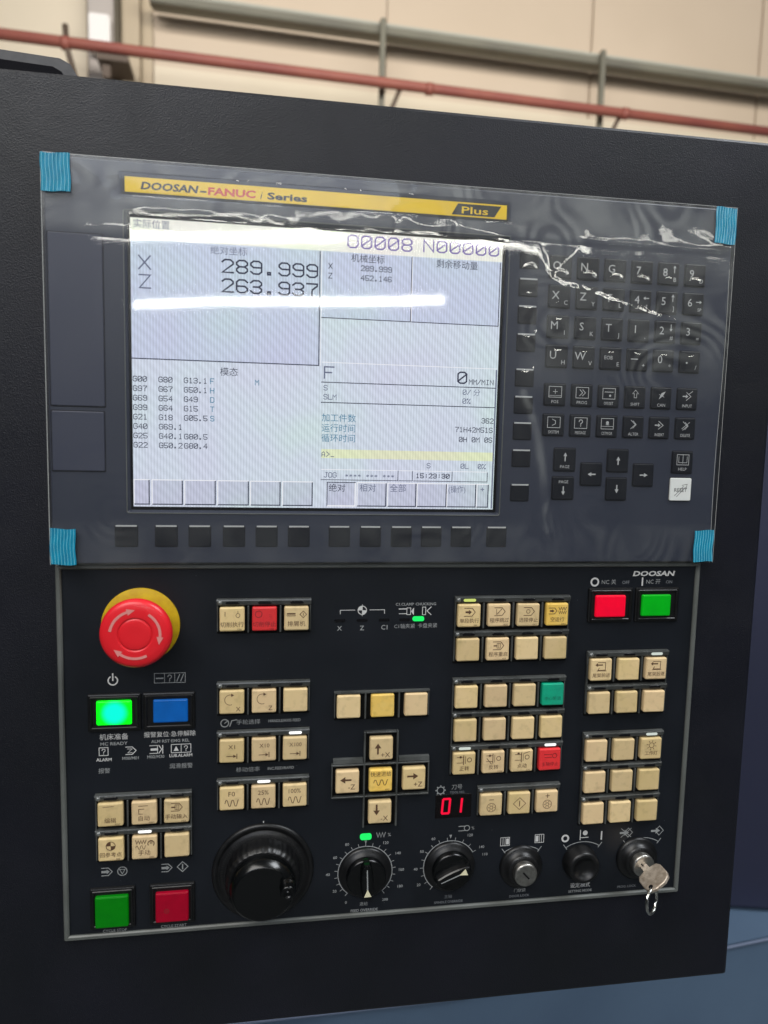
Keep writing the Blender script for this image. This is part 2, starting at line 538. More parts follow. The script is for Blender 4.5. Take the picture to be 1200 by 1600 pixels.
M['lens_lit'] = lit_lens('lit_green_lens', (0.0, 0.92, 0.005, 1), (0.0, 1.0, 0.75, 1), 1.0, 1.0, -12.2, 279.3, 8.6)
M['lens_blue'] = mat('blue_lens', (0.003, 0.09, 0.34, 1), 0.3, spec=0.3, emit=(0.0, 0.03, 0.14, 1), es=0.5, noise_col=(0.003, 0.075, 0.28, 1), nscale=160)
M['lens_red'] = mat('red_lens', (0.70, 0.0, 0.022, 1), 0.32, spec=0.4, emit=(0.5, 0.0, 0.015, 1), es=0.55, noise_col=(0.62, 0.0, 0.02, 1), nscale=160)
M['lens_green'] = mat('green_lens', (0.0, 0.32, 0.008, 1), 0.32, spec=0.3, emit=(0.0, 0.20, 0.003, 1), es=0.45, noise_col=(0.0, 0.28, 0.008, 1), nscale=160)
M['lens_green_dark'] = mat('dark_green_lens', (0.0, 0.155, 0.002, 1), 0.34, spec=0.25, emit=(0.0, 0.06, 0.0, 1), es=0.45, noise_col=(0.0, 0.13, 0.003, 1), nscale=160)
M['lens_red_dark'] = mat('dark_red_lens', (0.25, 0.0, 0.013, 1), 0.34, spec=0.25, emit=(0.10, 0.0, 0.004, 1), es=0.5, noise_col=(0.21, 0.0, 0.011, 1), nscale=160)
M['pointer'] = mat('cream_pointer', (0.66, 0.62, 0.42, 1), 0.5)


# ------------------------------------------------------------------ mesh helpers (panel millimetres: x right, y down, h towards the viewer)
def W(x, y, h):
    return (x * MM, -h * MM, -y * MM)


class MB:
    def __init__(s):
        s.v, s.f, s.mi, s.sm = [], [], [], []
        s.lift = 0.0
        s.recalc = False

    def add(s, pts):
        k = len(s.v)
        s.v.extend(W(*p) for p in pts)
        return list(range(k, k + len(pts)))

    def face(s, idx, mi=0, sm=False):
        s.f.append(tuple(idx))
        s.mi.append(mi)
        s.sm.append(sm)

    def loft(s, loops, mi=0, sm=False, cap0=False, cap1=True, closed=False):
        s.recalc = True
        rows = [s.add(l) for l in loops]
        n = len(rows[0])
        pairs = list(zip(rows, rows[1:])) + ([(rows[-1], rows[0])] if closed else [])
        for a, b in pairs:
            for i in range(n):
                j = (i + 1) % n
                s.face((a[i], a[j], b[j], b[i]), mi, sm)
        if cap0:
            s.face(rows[0][::-1], mi)
        if cap1 and not closed:
            s.face(rows[-1], mi)
        return rows

    def rbox(s, x0, x1, y0, y1, h0, h1, r=1.0, b=0.5, mi=0, n=3, cap0=False):
        L = [(h0, 0), (h1 - b, 0), (h1 - 0.3 * b, 0.3 * b), (h1, b)]
        s.loft([rr(x0, x1, y0, y1, r, i, h, n) for h, i in L], mi, cap0=cap0)

    def frame(s, x0, x1, y0, y1, wd, h0, h1, r=1.0, b=0.4, mi=0, n=3, hin=None):
        hin = h0 if hin is None else hin
        L = [(h0, 0), (h1 - b, 0), (h1, b), (h1, wd - b), (h1 - b, wd), (hin, wd)]
        s.loft([rr(x0, x1, y0, y1, r, i, h, n) for h, i in L], mi, closed=False, cap1=False)

    def lathe(s, cx, cy, prof, n=48, mi=0, sm=True, cap=True, phase=0.0, rf=None):
        loops = []
        for r, h in prof:
            loops.append([(cx + r * (rf(a) if rf else 1) * math.cos(a), cy + r * (rf(a) if rf else 1) * math.sin(a), h)
                          for a in [phase + 2 * math.pi * k / n for k in range(n)]])
        s.loft(loops, mi, sm, cap1=cap)

    def box(s, x0, x1, y0, y1, h0, h1, mi=0):
        s.loft([[(x0, y0, h), (x1, y0, h), (x1, y1, h), (x0, y1, h)] for h in (h0, h1)], mi, cap0=True)

    def poly(s, pts, h, mi=0):
        h += s.lift
        s.lift += 0.006
        s.face(s.add([(x, y, h) for x, y in pts]), mi)

    def rect(s, x0, x1, y0, y1, h, mi=0):
        s.poly([(x0, y0), (x1, y0), (x1, y1), (x0, y1)], h, mi)

    def stroke(s, pts, wd, h, mi=0, closed=False):
        h += s.lift
        s.lift += 0.006
        n = len(pts)
        if closed and pts[0] == pts[-1]:
            pts = pts[:-1]
            n -= 1
        L, R = [], []
        for i in range(n):
            p = Vector(pts[i])
            a = Vector(pts[i - 1]) if (i > 0 or closed) else None
            c = Vector(pts[(i + 1) % n]) if (i < n - 1 or closed) else None
            d1 = (p - a).normalized() if a is not None and (p - a).length > 1e-9 else None
            d2 = (c - p).normalized() if c is not None and (c - p).length > 1e-9 else None
            if d1 is None:
                d1 = d2
            if d2 is None:
                d2 = d1
            t = d1 + d2
            t = t.normalized() if t.length > 1e-6 else d1
            nn = Vector((-t.y, t.x))
            k = max(0.5, abs(nn.dot(Vector((-d1.y, d1.x)))))
            o = nn * (wd / 2 / k)
            e = Vector((0, 0))
            if not closed and i == 0:
                e = -d2 * wd * 0.5
            if not closed and i == n - 1:
                e = d1 * wd * 0.5
            L.append(p + o + e)
            R.append(p - o + e)
        il = s.add([(q.x, q.y, h) for q in L])
        ir = s.add([(q.x, q.y, h) for q in R])
        for i in range(n if closed else n - 1):
            j = (i + 1) % n
            s.face((il[i], il[j], ir[j], ir[i]), mi)

    def text(s, st, x, y, size, h, mi=0, align='C', xs=1.0, bold=0.0, shear=0.0, fit=None):
        """flat lettering; size = height of a capital letter, (x, y) = anchor at mid height"""
        vs, fs, w0 = glyphs(st, bold)
        k = size
        if fit:
            xs = fit / (w0 * k)
        wd = w0 * k * xs
        ox = x - (wd / 2 if align == 'C' else wd if align == 'R' else 0)
        hh = h + s.lift
        s.lift += 0.006
        idx = s.add([(ox + (vx * xs + shear * (vy - 0.5)) * k, y - (vy - 0.5) * k, hh) for vx, vy in vs])
        for f in fs:
            s.face([idx[i] for i in f], mi)

    def ptext(s, st, x, y, cw, ch, pitch, wd, h, mi=0):
        """stroke lettering of the display; x, y = top left"""
        for c in st:
            g = PIX.get(c)
            if g:
                for pl in g.split('|'):
                    pts = [(x + int(pl[k]) / 4 * cw, y + int(pl[k + 1]) / 6 * ch) for k in range(0, len(pl), 2)]
                    if len(pts) > 2 and pts[0] == pts[-1]:
                        s.stroke(pts, wd, h, mi, closed=True)
                    else:
                        s.stroke(pts, wd, h, mi)
            x += pitch

    def mesh(s, name, mats, origin):
        me = bpy.data.meshes.new(name)
        ox, oy, oz = origin
        me.from_pydata([(a - ox, b - oy, c - oz) for a, b, c in s.v], [], s.f)
        for m_ in mats:
            me.materials.append(M[m_] if isinstance(m_, str) else m_)
        me.polygons.foreach_set('material_index', s.mi)
        me.polygons.foreach_set('use_smooth', s.sm)
        if s.recalc:
            bm = bmesh.new()
            bm.from_mesh(me)
            bmesh.ops.recalc_face_normals(bm, faces=bm.faces)
            bm.to_mesh(me)
            bm.free()
        me.update()
        return me

    def build(s, name, mats, parent=None, origin=None, **props):
        if not isinstance(mats, (list, tuple)):
            mats = [mats]
        if origin is None:
            xs = [p[0] for p in s.v]
            ys = [p[1] for p in s.v]
            zs = [p[2] for p in s.v]
            origin = ((min(xs) + max(xs)) / 2, max(ys), (min(zs) + max(zs)) / 2)
        me = s.mesh(name, mats, origin)
        return put(name, me, origin, parent, **props)


ABS = {}


def put(name, me, origin, parent=None, **props):
    o = bpy.data.objects.new(name, me)
    COL.objects.link(o)
    ABS[o] = Vector(origin)
    if parent is not None:
        o.parent = parent
        o.location = Vector(origin) - ABS[parent]
    else:
        o.location = origin
    for k, v in props.items():
        o[k] = v
    return o


def thing(name, x, y, h, label, category, group=None):
    o = put(name, None, W(x, y, h))
    o.empty_display_size = 0.01
    o['label'] = label
    o['category'] = category
    if group:
        o['group'] = group
    return o


def rr(x0, x1, y0, y1, r, inset, h, n=3):
    x0, x1, y0, y1 = x0 + inset, x1 - inset, y0 + inset, y1 - inset
    r = max(0.03, r - inset)
    out = []
    for cx, cy, a0 in ((x1 - r, y1 - r, 0), (x0 + r, y1 - r, 90), (x0 + r, y0 + r, 180), (x1 - r, y0 + r, 270)):
        for k in range(n + 1):
            a = math.radians(a0 + 90 * k / n)
            out.append((cx + r * math.cos(a), cy + r * math.sin(a), h))
    return out


_G = {}


def glyphs(st, bold=0.0):
    key = (st, bold)
    if key in _G:
        return _G[key]
    cu = bpy.data.curves.new('lettering', 'FONT')
    cu.body = st
    cu.size = 1.0
    cu.resolution_u = 2
    cu.fill_mode = 'FRONT'
    cu.offset = bold
    ob = bpy.data.objects.new('lettering', cu)
    COL.objects.link(ob)
    dg = bpy.context.evaluated_depsgraph_get()
    ev = ob.evaluated_get(dg)
    me = ev.to_mesh()
    vs = [(v.co.x, v.co.y) for v in me.vertices]
    fs = [tuple(p.vertices) for p in me.polygons]
    ev.to_mesh_clear()
    bpy.data.objects.remove(ob)
    bpy.data.curves.remove(cu)
    CAP = 0.73
    if vs:
        x0 = min(v[0] for v in vs)
        x1 = max(v[0] for v in vs)
    else:
        x0 = x1 = 0
    res = ([((a - x0) / CAP, b / CAP) for a, b in vs], fs, (x1 - x0) / CAP)
    _G[key] = res
    return res


PIX = {
    '0': '103041453616050110|0541', 'O': '103041453616050110', '1': '112026|1636', '2': '01103041420646',
    '3': '011030414233|13334445361605', '4': '36300444', '5': '400003334445361605', '6': '4130100105163645443303',
    '7': '0040412326', '8': '103041423313020110|130405163645443 3'.replace(' ', ''), '9': '4313020110304145361605',
    'A': '0602204246|0444', 'C': '4130100105163645', 'D': '00304145360600', 'E': '40000646|0333', 'F': '400006|0333',
    'G': '41301001051636454323', 'H': '0006|4046|0343', 'I': '1030|2026|1636', 'J': '2040|3035261605', 'L': '000646',
    'M': '0600234046', 'N': '06004640', 'P': '06003041423303', 'R': '06003041423303|2346', 'S': '4130100102133344453616 05'.replace(' ', ''),
    'T': '0040|2026', 'U': '000516364540', 'W': '0006234640', 'X': '0046|4006', 'Y': '002340|2326', 'Z': '00400646',
    '.': '1525261615', ':': '2122|2425', '%': '4006|001011010 0'.replace(' ', '') + '|3545463635', '*': '2125|0244|0442', '-': '0343',
    '/': '4006', '+': '2125|0343', '<': '400346', '>': '004306', '(': '30212536', ')': '10212516', '_': '0646',
}


def arc(cx, cy, r, a0, a1, n=14):
    return [(cx + r * math.cos(math.radians(a0 + (a1 - a0) * k / n)), cy + r * math.sin(math.radians(a0 + (a1 - a0) * k / n))) for k in range(n + 1)]


def circ(cx, cy, r, n=20):
    return arc(cx, cy, r, 0, 360 - 360 / n, n - 1)


# ================================================================== BACKGROUND: workshop wall, beam, pipe, machine
WO = Vector((0, 6, 0))
WU = Vector((0.99899, 0.045, 0))
WN = Vector((-0.045, 0.99899, 0))


def wbox(u0, u1, z0, z1, off, thick, bev=0.0):
    """a box lying along the far wall; off = distance of its front face in front of the wall plane"""
    bm = bmesh.new()
    pts = []
    for d in (-off, -off + thick):
        for z in (z0, z1):
            for u in (u0, u1):
                p = WO + WU * u + WN * d
                pts.append(bm.verts.new((p.x, p.y, z)))
    for f in ((0, 1, 3, 2), (4, 6, 7, 5), (0, 2, 6, 4), (1, 5, 7, 3), (0, 4, 5, 1), (2, 3, 7, 6)):
        bm.faces.new([pts[i] for i in f])
    bmesh.ops.recalc_face_normals(bm, faces=bm.faces)
    if bev:
        bmesh.ops.bevel(bm, geom=bm.edges[:], offset=bev, segments=2, affect='EDGES')
    return bm


def wput(name, bm, m_, parent=None, **props):
    me = bpy.data.meshes.new(name)
    c = Vector((0, 0, 0))
    for v in bm.verts:
        c += v.co
    c /= len(bm.verts)
    bmesh.ops.translate(bm, verts=bm.verts, vec=-c)
    bm.to_mesh(me)
    bm.free()
    me.materials.append(M[m_])
    return put(name, me, c, parent, **props)


def wempty(name, u, z, off, label, cat, group=None):
    p = WO + WU * u - WN * off
    o = put(name, None, (p.x, p.y, z))
    o.empty_display_size = 0.1
    o['label'], o['category'] = label, cat
    if group:
        o['group'] = group
    return o


wall = wput('wall', wbox(-6, 9, -1.2, 6.5, 0.0, 0.2), 'wall', None, kind='structure')
# cladding sheets standing proud of the wall, with open joints between them
for u0, u1, z0, z1, m_ in ((-5.9, -1.47, -1.1, 6.4, 'wall_b'), (-1.05, -0.96, -1.1, 6.4, 'wall_c'), (-0.95, 0.995, 3.42, 6.4, 'wall'),
                           (-0.95, 0.995, -1.1, 3.20, 'wall'), (1.005, 2.925, -1.1, 6.4, 'wall'), (2.945, 4.70, -1.1, 6.4, 'wall'),
                           (4.72, 8.9, -1.1, 6.4, 'wall')):
    wput('cladding_sheet', wbox(u0, u1, z0, z1, 0.03, 0.028, 0.004), m_, wall)
wput('skirting_panel', wbox(-0.95, 8.9, -1.1, 2.93, 0.05, 0.018, 0.004), 'wall_b', wall)
colm = wempty('steel_column', -1.3, -1.2, 0.25, 'pale grey steel column against the wall at the upper left', 'column')
wput('column_shaft', wbox(-1.43, -1.235, -1.2, 6.4, 0.20, 0.18, 0.01), 'column', colm)
wput('column_edge', wbox(-1.233, -1.195, -1.2, 6.4, 0.205, 0.14, 0.004), 'seam', colm)
wput('column_box', wbox(-1.41, -1.25, 2.86, 3.15, 0.29, 0.085, 0.012), 'column_white', colm)  # plain white box on the column
wput('trim_strip', wbox(-1.19, -1.052, -1.2, 6.4, 0.12, 0.08, 0.004), 'wall_c', colm)

bmq = wempty('wall_beam', 2.0, 3.31, 0.3, 'long grey galvanised beam running across the wall above the red pipe', 'beam')
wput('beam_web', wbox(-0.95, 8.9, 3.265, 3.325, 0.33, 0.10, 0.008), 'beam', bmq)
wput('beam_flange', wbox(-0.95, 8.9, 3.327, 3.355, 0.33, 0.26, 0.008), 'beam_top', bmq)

pp = wempty('red_pipe', 1.5, 2.79, 0.5, 'long red painted pipe running across the wall below the beam', 'pipe')


def tube_world(name, pts, r, m_, parent, n=16, **props):
    me = bpy.data.meshes.new(name)
    vs, fs = [], []
    P = [Vector(p) for p in pts]
    prev = None
    for i, p in enumerate(P):
        t = (P[min(i + 1, len(P) - 1)] - P[max(i - 1, 0)]).normalized()
        a = t.cross(Vector((0, 0, 1)) if abs(t.z) < 0.9 else Vector((1, 0, 0))).normalized()
        b_ = t.cross(a)
        for k in range(n):
            q = p + a * (r * math.cos(2 * math.pi * k / n)) + b_ * (r * math.sin(2 * math.pi * k / n))
            vs.append(q)
    for i in range(len(P) - 1):
        for k in range(n):
            fs.append((i * n + k, i * n + (k + 1) % n, (i + 1) * n + (k + 1) % n, (i + 1) * n + k))
    fs.append(tuple(range(n))[::-1])
    fs.append(tuple(range((len(P) - 1) * n, len(P) * n)))
    c = sum(P, Vector()) / len(P)
    me.from_pydata([v - c for v in vs], [], fs)
    me.materials.append(M[m_])
    for p in me.polygons:
        p.use_smooth = len(p.vertices) == 4
    return put(name, me, c, parent, **props)


def wp(u, z, off):
    p = WO + WU * u - WN * off
    return (p.x, p.y, z)


tube_world('pipe_run', [wp(-5.5, 2.80, 0.5), wp(0, 2.795, 0.5), wp(8.6, 2.785, 0.5)], 0.040, 'pipe', pp)
for u in (-1.53, 1.28, 3.05):
    tube_world('pipe_coupling', [wp(u - 0.03, 2.79, 0.5), wp(u + 0.03, 2.79, 0.5)], 0.048, 'pipe', pp)
for u, txt_ in ((0.905, 'thin vertical steel post under the beam, left of the two'), (2.885, 'thin vertical steel post under the beam, right of the two')):
    po = wempty('support_post', u, 2.0, 0.36, txt_, 'post', 'steel posts between beam and pipe')
    wput('post_bar', wbox(u - 0.022, u + 0.022, 2.2, 3.36, 0.385, 0.045, 0.004), 'beam', po)
    tube_world('diagonal_brace', [wp(u + 0.14, 2.79, 0.47), wp(u + 0.02, 2.5, 0.40)], 0.018, 'hanger', po)
hg = wempty('pipe_hanger', -1.5, 2.7, 0.5, 'dark hanger rod under the red pipe, left of the column', 'hanger')
tube_world('hanger_rod', [wp(-1.53, 2.92, 0.5), wp(-1.52, 2.76, 0.5), wp(-1.44, 2.45, 0.48)], 0.022, 'hanger', hg)
hb = wempty('pipe_bracket', -1.2, 2.7, 0.5, 'dark bracket clamping the red pipe to the column', 'bracket')
wput('bracket_arm', wbox(-1.31, -1.08, 2.70, 2.745, 0.52, 0.30, 0.005), 'hanger', hb)
wput('bracket_tongue', wbox(-1.28, -1.22, 2.60, 2.698, 0.47, 0.05, 0.005), 'hanger', hb)


# machine behind, lower right
def qbox(name, corners, z0, z1, m_, parent=None, bev=0.003, **props):
    bm = bmesh.new()
    lo = [bm.verts.new((x, y, z0)) for x, y in corners]
    hi = [bm.verts.new((x, y, z1)) for x, y in corners]
    bm.faces.new(lo[::-1])
    bm.faces.new(hi)
    n = len(corners)
    for i in range(n):
        j = (i + 1) % n
        bm.faces.new((lo[i], lo[j], hi[j], hi[i]))
    bmesh.ops.recalc_face_normals(bm, faces=bm.faces)
    bmesh.ops.bevel(bm, geom=bm.edges[:], offset=bev, segments=2, affect='EDGES')
    return wput(name, bm, m_, parent, **props)


mc = put('lathe_machine', None, (0.6, 0.7, -1.4))
mc.empty_display_size = 0.1
mc['label'] = 'blue lathe body with dark navy door behind the lower right of the control cabinet'
mc['category'] = 'machine'
qbox('machine_base', [(-0.9, 0.34), (0.30, 0.36), (0.70, 0.40), (1.7, 0.52), (1.7, 1.2), (-0.9, 1.2)], -1.5, -0.8, 'blue', mc)
qbox('base_edge_strip', [(-0.9, 0.337), (0.30, 0.357), (0.70, 0.397), (1.7, 0.517), (1.7, 0.52), (0.70, 0.40), (0.30, 0.36), (-0.9, 0.34)], -0.8025, -0.7993, 'blue_edge', mc, 0.0008)
qbox('machine_door', [(0.35, 0.57), (0.753, 0.467), (1.7, 0.25), (1.7, 1.15), (0.35, 1.15)], -0.797, -0.02, 'navy', mc, 0.006)
floor_bm = wbox(-9, 9, -1.52, -1.5, 14, 14)
wput('floor', floor_bm, 'floor', None, kind='structure')

# strip lights of the hall, behind the photographer (seen mirrored in the screen film)
for k, (p0, p1) in enumerate((((-2.38, -12.27), (2.57, -10.36)), ((-1.95, -8.10), (5.2, -7.0)))):
    d_ = (Vector(p1) - Vector(p0)).normalized()
    n_ = Vector((-d_.y, d_.x))
    a_, c_ = Vector(p0), Vector(p1)
    lt = put('strip_light', None, ((a_.x + c_.x) / 2, (a_.y + c_.y) / 2, 2.2))
    lt['label'] = ['long white strip light, the farther of two mirrored in the film', 'long white strip light, the nearer of two mirrored in the film'][k]
    lt['category'] = 'lamp'
    lt['group'] = 'ceiling strip lights'
    for nm, hw_, z0, z1, m_ in (('lamp_housing', 0.09, 2.145, 2.20, 'lamp_body'), ('lamp_tube', (0.07, 0.05)[k], (2.04, 2.085)[k], 2.142, 'white_lamp')):
        cs = [a_ - n_ * hw_, c_ - n_ * hw_, c_ + n_ * hw_, a_ + n_ * hw_]
        qbox(nm, [(v.x, v.y) for v in cs], z0, z1, m_, lt)

# ================================================================== CABINET
cab = thing('control_cabinet', 165, 487, 0, 'large black textured steel control cabinet carrying the screen and operator panel', 'control cabinet')
b = MB()
b.rbox(-330, 396.5, -72.5, 487, -70, 0.0, r=2.5, b=2.2, n=4, cap0=True)
b.build('cabinet_body', 'cabinet', cab)
b = MB()
b.box(-330, 380, -60, 470, -110, -70.2)
b.build('rear_housing', 'cabinet', cab)
# bracket box peeping over the top edge at the left
arm = thing('cable_duct', -150, -84, -60, 'dark rounded cable duct on top of the cabinet at the upper left', 'cable duct')
b = MB()
b.loft([[(x, y, h) for x, y in ((-330, -112), (-86, -110.2), (-52, -108.4), (-46, -105.6), (-42, -99), (-40.5, -73), (-330, -73))] for h in (-105, -61, -60)], cap0=True)
b.build('duct_body', 'duct', arm)
b = MB()
b.loft([[(x, y, h) for x, y in ((-330, -105.2), (-86, -104.4), (-56, -103.0), (-51, -100.6), (-48, -96), (-47, -73), (-330, -73))] for h in (-59.9, -59.4)], cap0=True)
b.build('duct_recess_shade', 'recess_shade', arm)  # near-black sheet puts the recess's shade into colour

# ================================================================== DISPLAY UNIT
du = thing('display_unit', 156, 190.6, 0, 'slate grey control display unit with lit screen and dark keys at right', 'display unit')
H = 6.0  # front of the bezel
b = MB()
X0, X1, Y0, Y1 = -43.3, 356.9, -28.1, 190.8
SX0, SX1, SY0, SY1 = -1.9, 213.6, -1.9, 160.8
outer = [(0.1, 0), (H - 0.8, 0), (H - 0.2, 0.3), (H, 0.8)]
rows = b.loft([rr(X0, X1, Y0, Y1, 1.5, i, h, 3) for h, i in outer], cap1=False)
inn = b.add(rr(SX0 - 1.0, SX1 + 1.0, SY0 - 1.0, SY1 + 1.0, 1.2, 0, H, 3))
last = rows[-1]
n = len(last)
for i in range(n):
    j = (i + 1) % n
    b.face((last[i], last[j], inn[j], inn[i]))
mid = b.add(rr(SX0, SX1, SY0, SY1, 0.8, 0, H - 1.0, 3))
low = b.add(rr(SX0 + 0.6, SX1 - 0.6, SY0 + 0.6, SY1 - 0.6, 0.5, 0, H - 3.2, 3))
for A_, B_ in ((inn, mid), (mid, low)):
    for i in range(n):
        j = (i + 1) % n
        b.face((A_[i], A_[j], B_[j], B_[i]), 0)
b.build('bezel', ['bezel'], du)
# fine light lip round the screen opening
b = MB()
b.frame(SX0 - 1.3, SX1 + 1.3, SY0 - 1.3, SY1 + 1.3, 0.5, H - 0.4, H + 0.35, r=1.4, b=0.12)
b.build('screen_lip', 'rim', du)
# covers at the left (memory card slot doors)
for (cx0, cx1, cy0, cy1, lb) in ((-41.9, -13.8, 11.2, 103.0, None), (-41.9, -14.3, 105.8, 138.6, None)):
    b = MB()
    b.rbox(cx0 - 0.5, cx1 + 0.5, cy0 - 0.5, cy1 + 0.5, H - 0.5, H + 0.06, r=0.5, b=0.03, mi=0)
    b.rbox(cx0, cx1, cy0, cy1, H + 0.0, H + 0.75, r=0.8, b=0.45, mi=1)
    b.build('slot_cover', ['bezel_groove', 'bezel_cover'], du)
# screen
HS = H - 3.0
lcd = MB()
lcd.rect(SX0 + 0.5, SX1 - 0.5, SY0 + 0.5, SY1 - 0.5, HS - 0.05, 1)
lcd.rect(0, 211.2, 0, 158.4, HS + 0.1, 0)
scr = lcd.build('screen', ['lcd_lo', 'slot'], du)
T = HS + 0.25


def scr_rect(name, x0, x1, y0, y1, m_, h=HS + 0.18):
    q = MB()
    q.rect(x0, x1, y0, y1, h)
    return q.build(name, m_, scr)


scr_rect('title_bar', 0, 211.2, 0, 11.2, 'lcd_cream')
scr_rect('position_area', 0, 104.0, 11.6, 75.6, 'lcd')
scr_rect('position_area', 105.0, 156.8, 11.6, 48.2, 'lcd')
scr_rect('position_area', 157.6, 210.4, 11.6, 48.2, 'lcd')
scr_rect('input_line', 105.8, 210.4, 123.7, 128.9, 'lcd_yellow')


def scr_lines(name, segs, m_='px_dark', wd=0.45):
    q = MB()
    for s_ in segs:
        q.stroke(s_, wd, T)
    return q.build(name, m_, scr)


scr_lines('window_border', [[(0.2, 75.6), (103.6, 75.6), (103.6, 11.8)]], wd=0.6)
scr_lines('window_border', [[(105.0, 48.4), (156.8, 48.4), (156.8, 11.8)]], wd=0.5)
scr_lines('window_border', [[(157.6, 48.4), (210.2, 48.4), (210.2, 11.8)]], wd=0.5)
scr_lines('window_edge', [[(104.6, 75.5), (104.6, 11.8)]], 'px_white', 0.35)
scr_lines('window_edge', [[(157.3, 48.0), (157.3, 11.8)]], 'px_white', 0.35)
scr_lines('window_edge', [[(105.6, 73.6), (210.2, 73.6)]], 'px_white', 0.35)
scr_lines('window_border', [[(105.4, 85.0), (210.0, 85.0)], [(105.4, 96.6), (210.0, 96.6)]], wd=0.5)
scr_lines('window_border', [[(210.3, 74.5), (210.3, 157.5)]], 'px_grey', 0.8)
scr_lines('status_border', [[(106, 141.6), (151.7, 141.6), (151.7, 136.0)], [(152.4, 141.6), (160.5, 141.6), (160.5, 136.0)],
                            [(161.2, 141.6), (184.9, 141.6), (184.9, 136.0)], [(185.6, 141.6), (207.0, 141.6), (207.0, 136.0)]], wd=0.4)
scr_lines('status_highlight', [[(106, 135.6), (151.2, 135.6)], [(152.4, 135.6), (160.2, 135.6)], [(161.2, 135.6), (184.5, 135.6)], [(185.6, 135.6), (206.8, 135.6)]], 'px_white', 0.35)


def scr_p(st, x, y, m_='px_dark', cw=1.95, ch=2.75, pitch=2.64, wd=0.42):
    q = MB()
    q.ptext(st, x, y, cw, ch, pitch, wd, T)
    q.build('screen_text', m_, scr)


def scr_t(st, x, y, m_='px_dark', size=3.3, xs=1.0, align='L', bold=0.0):
    q = MB()
    q.text(st, x, y, size, T, align=align, xs=xs, bold=bold)
    q.build('screen_text', m_, scr)


scr_t('实际位置', 1.8, 3.1, 'px_grey', 3.6)
scr_p('O0008', 119.4, 1.7, 'px_navy', 5.7, 6.7, 7.85, 0.85)
scr_p('N00000', 163.7, 1.7, 'px_navy', 5.7, 6.2, 7.85, 0.85)
scr_t('绝对坐标', 42.8, 14.6, 'px_grey', 3.7)
scr_p('X', 4.4, 20.0, 'px_grey', 6.0, 7.0, 8, 0.8)
scr_p('Z', 4.6, 30.2, 'px_grey', 5.8, 7.0, 8, 0.8)
scr_p('289.999', 49.2, 19.4, 'px_dark', 5.9, 6.9, 7.85, 0.95)
scr_p('263.937', 49.2, 30.0, 'px_dark', 5.9, 6.9, 7.85, 0.95)
scr_t('机械坐标', 121.4, 14.2, 'px_dark', 3.6)
scr_t('剩余移动量', 171.4, 14.4, 'px_dark', 3.7)
scr_p('X', 108.6, 18.0)
scr_p('289.999', 127.2, 18.2)
scr_p('Z', 108.6, 23.4)
scr_p('452.146', 127.2, 23.6)
scr_t('模态', 48.0, 81.2, 'px_dark', 3.7)
G = [('G00', 'G80', 'G13.1', 'F'), ('G97', 'G67', 'G50.1', 'H'), ('G69', 'G54', 'G49', 'D'), ('G99', 'G64', 'G15', 'T'), ('G21', 'G18', 'G05.5', 'S'),
     ('G40', 'G69.1', '', ''), ('G25', 'G40.1', 'G80.5', ''), ('G22', 'G50.2', 'G80.4', '')]
for r_, row in enumerate(G):
    for c_, st in enumerate(row):
        if st:
            scr_p(st, (0.6, 14.4, 28.2, 42.6)[c_], 85.4 + 5.25 * r_, 'px_dark' if c_ < 3 else 'px_blue')
scr_p('M', 67.6, 85.2, 'px_blue')
scr_p('F', 107.0, 76.2, 'px_grey', 5.4, 6.4, 8, 0.8)
scr_p('0', 186.6, 76.3, 'px_dark', 5.3, 6.4, 8, 0.9)
scr_p('MM/MIN', 193.6, 80.4, 'px_dark', 1.95, 2.7, 2.6)
scr_p('S', 106.8, 86.8, 'px_grey')
scr_p('SLM', 106.8, 92.0, 'px_grey')
scr_p('0/', 190.0, 86.6, 'px_grey')
scr_t('分', 196.5, 88.0, 'px_grey', 3.2)
scr_p('0%', 190.0, 91.9, 'px_grey')
for k, st in enumerate(('加工件数', '运行时间', '循环时间')):
    scr_t(st, 105.8, 105.4 + 5.9 * k, 'px_blue', 3.7)
scr_p('362', 202.2, 103.3)
scr_p('71H42M51S', 186.0, 108.9)
scr_p('0H 0M 0S', 188.6, 114.8)
scr_p('A>_', 106.2, 125.2, 'px_grey', 1.7)
scr_p('S', 169.3, 130.9, 'px_grey')
scr_p('0L', 190.2, 130.9, 'px_grey')
scr_p('0%', 201.0, 130.9, 'px_grey')
scr_p('JOG', 107.6, 137.4, 'px_grey')
scr_p('**** *** ***', 120.2, 138.0, 'px_grey', 1.5, 2.0, 2.5, 0.3)
scr_p('15:23:30', 162.8, 137.2, 'px_dark', 1.9, 2.5, 2.64, 0.5)
SKL = [(0.4, 8.6), (10.2, 26.9), (28.2, 45.2), (46.6, 63.9), (65.2, 82.1), (83.6, 100.8)]
SKR = [(109.6, 126.2), (127.4, 144.7), (145.8, 162.9), (163.7, 181.6), (182.2, 200.0), (200.8, 207.8)]
for k, (a, c) in enumerate(SKL + SKR):
    q = MB()
    pressed = (k == 6)
    q.rect(a, c, 143.0, 157.0, T, 0)
    q.stroke([(a, 157.0), (a, 143.1), (c, 143.1)], 0.5, T, 2 if pressed else 1)
    q.stroke([(a + 0.4, 157.0), (c, 157.0), (c, 143.6)], 0.65, T, 1 if pressed else 2)
    q.build('softkey_box', ['lcd_key', 'px_white', 'px_dark'], scr)
T += 0.12
scr_t('绝对', 110.6, 146.3, 'px_dark', 3.7)
scr_t('相对', 128.8, 146.1, 'px_grey', 3.7)
scr_t('全部', 147.0, 146.1, 'px_grey', 3.7)
scr_t('(操作)', 183.0, 146.4, 'px_grey', 3.3, xs=0.92)
scr_p('+', 203.2, 144.8, 'px_grey')
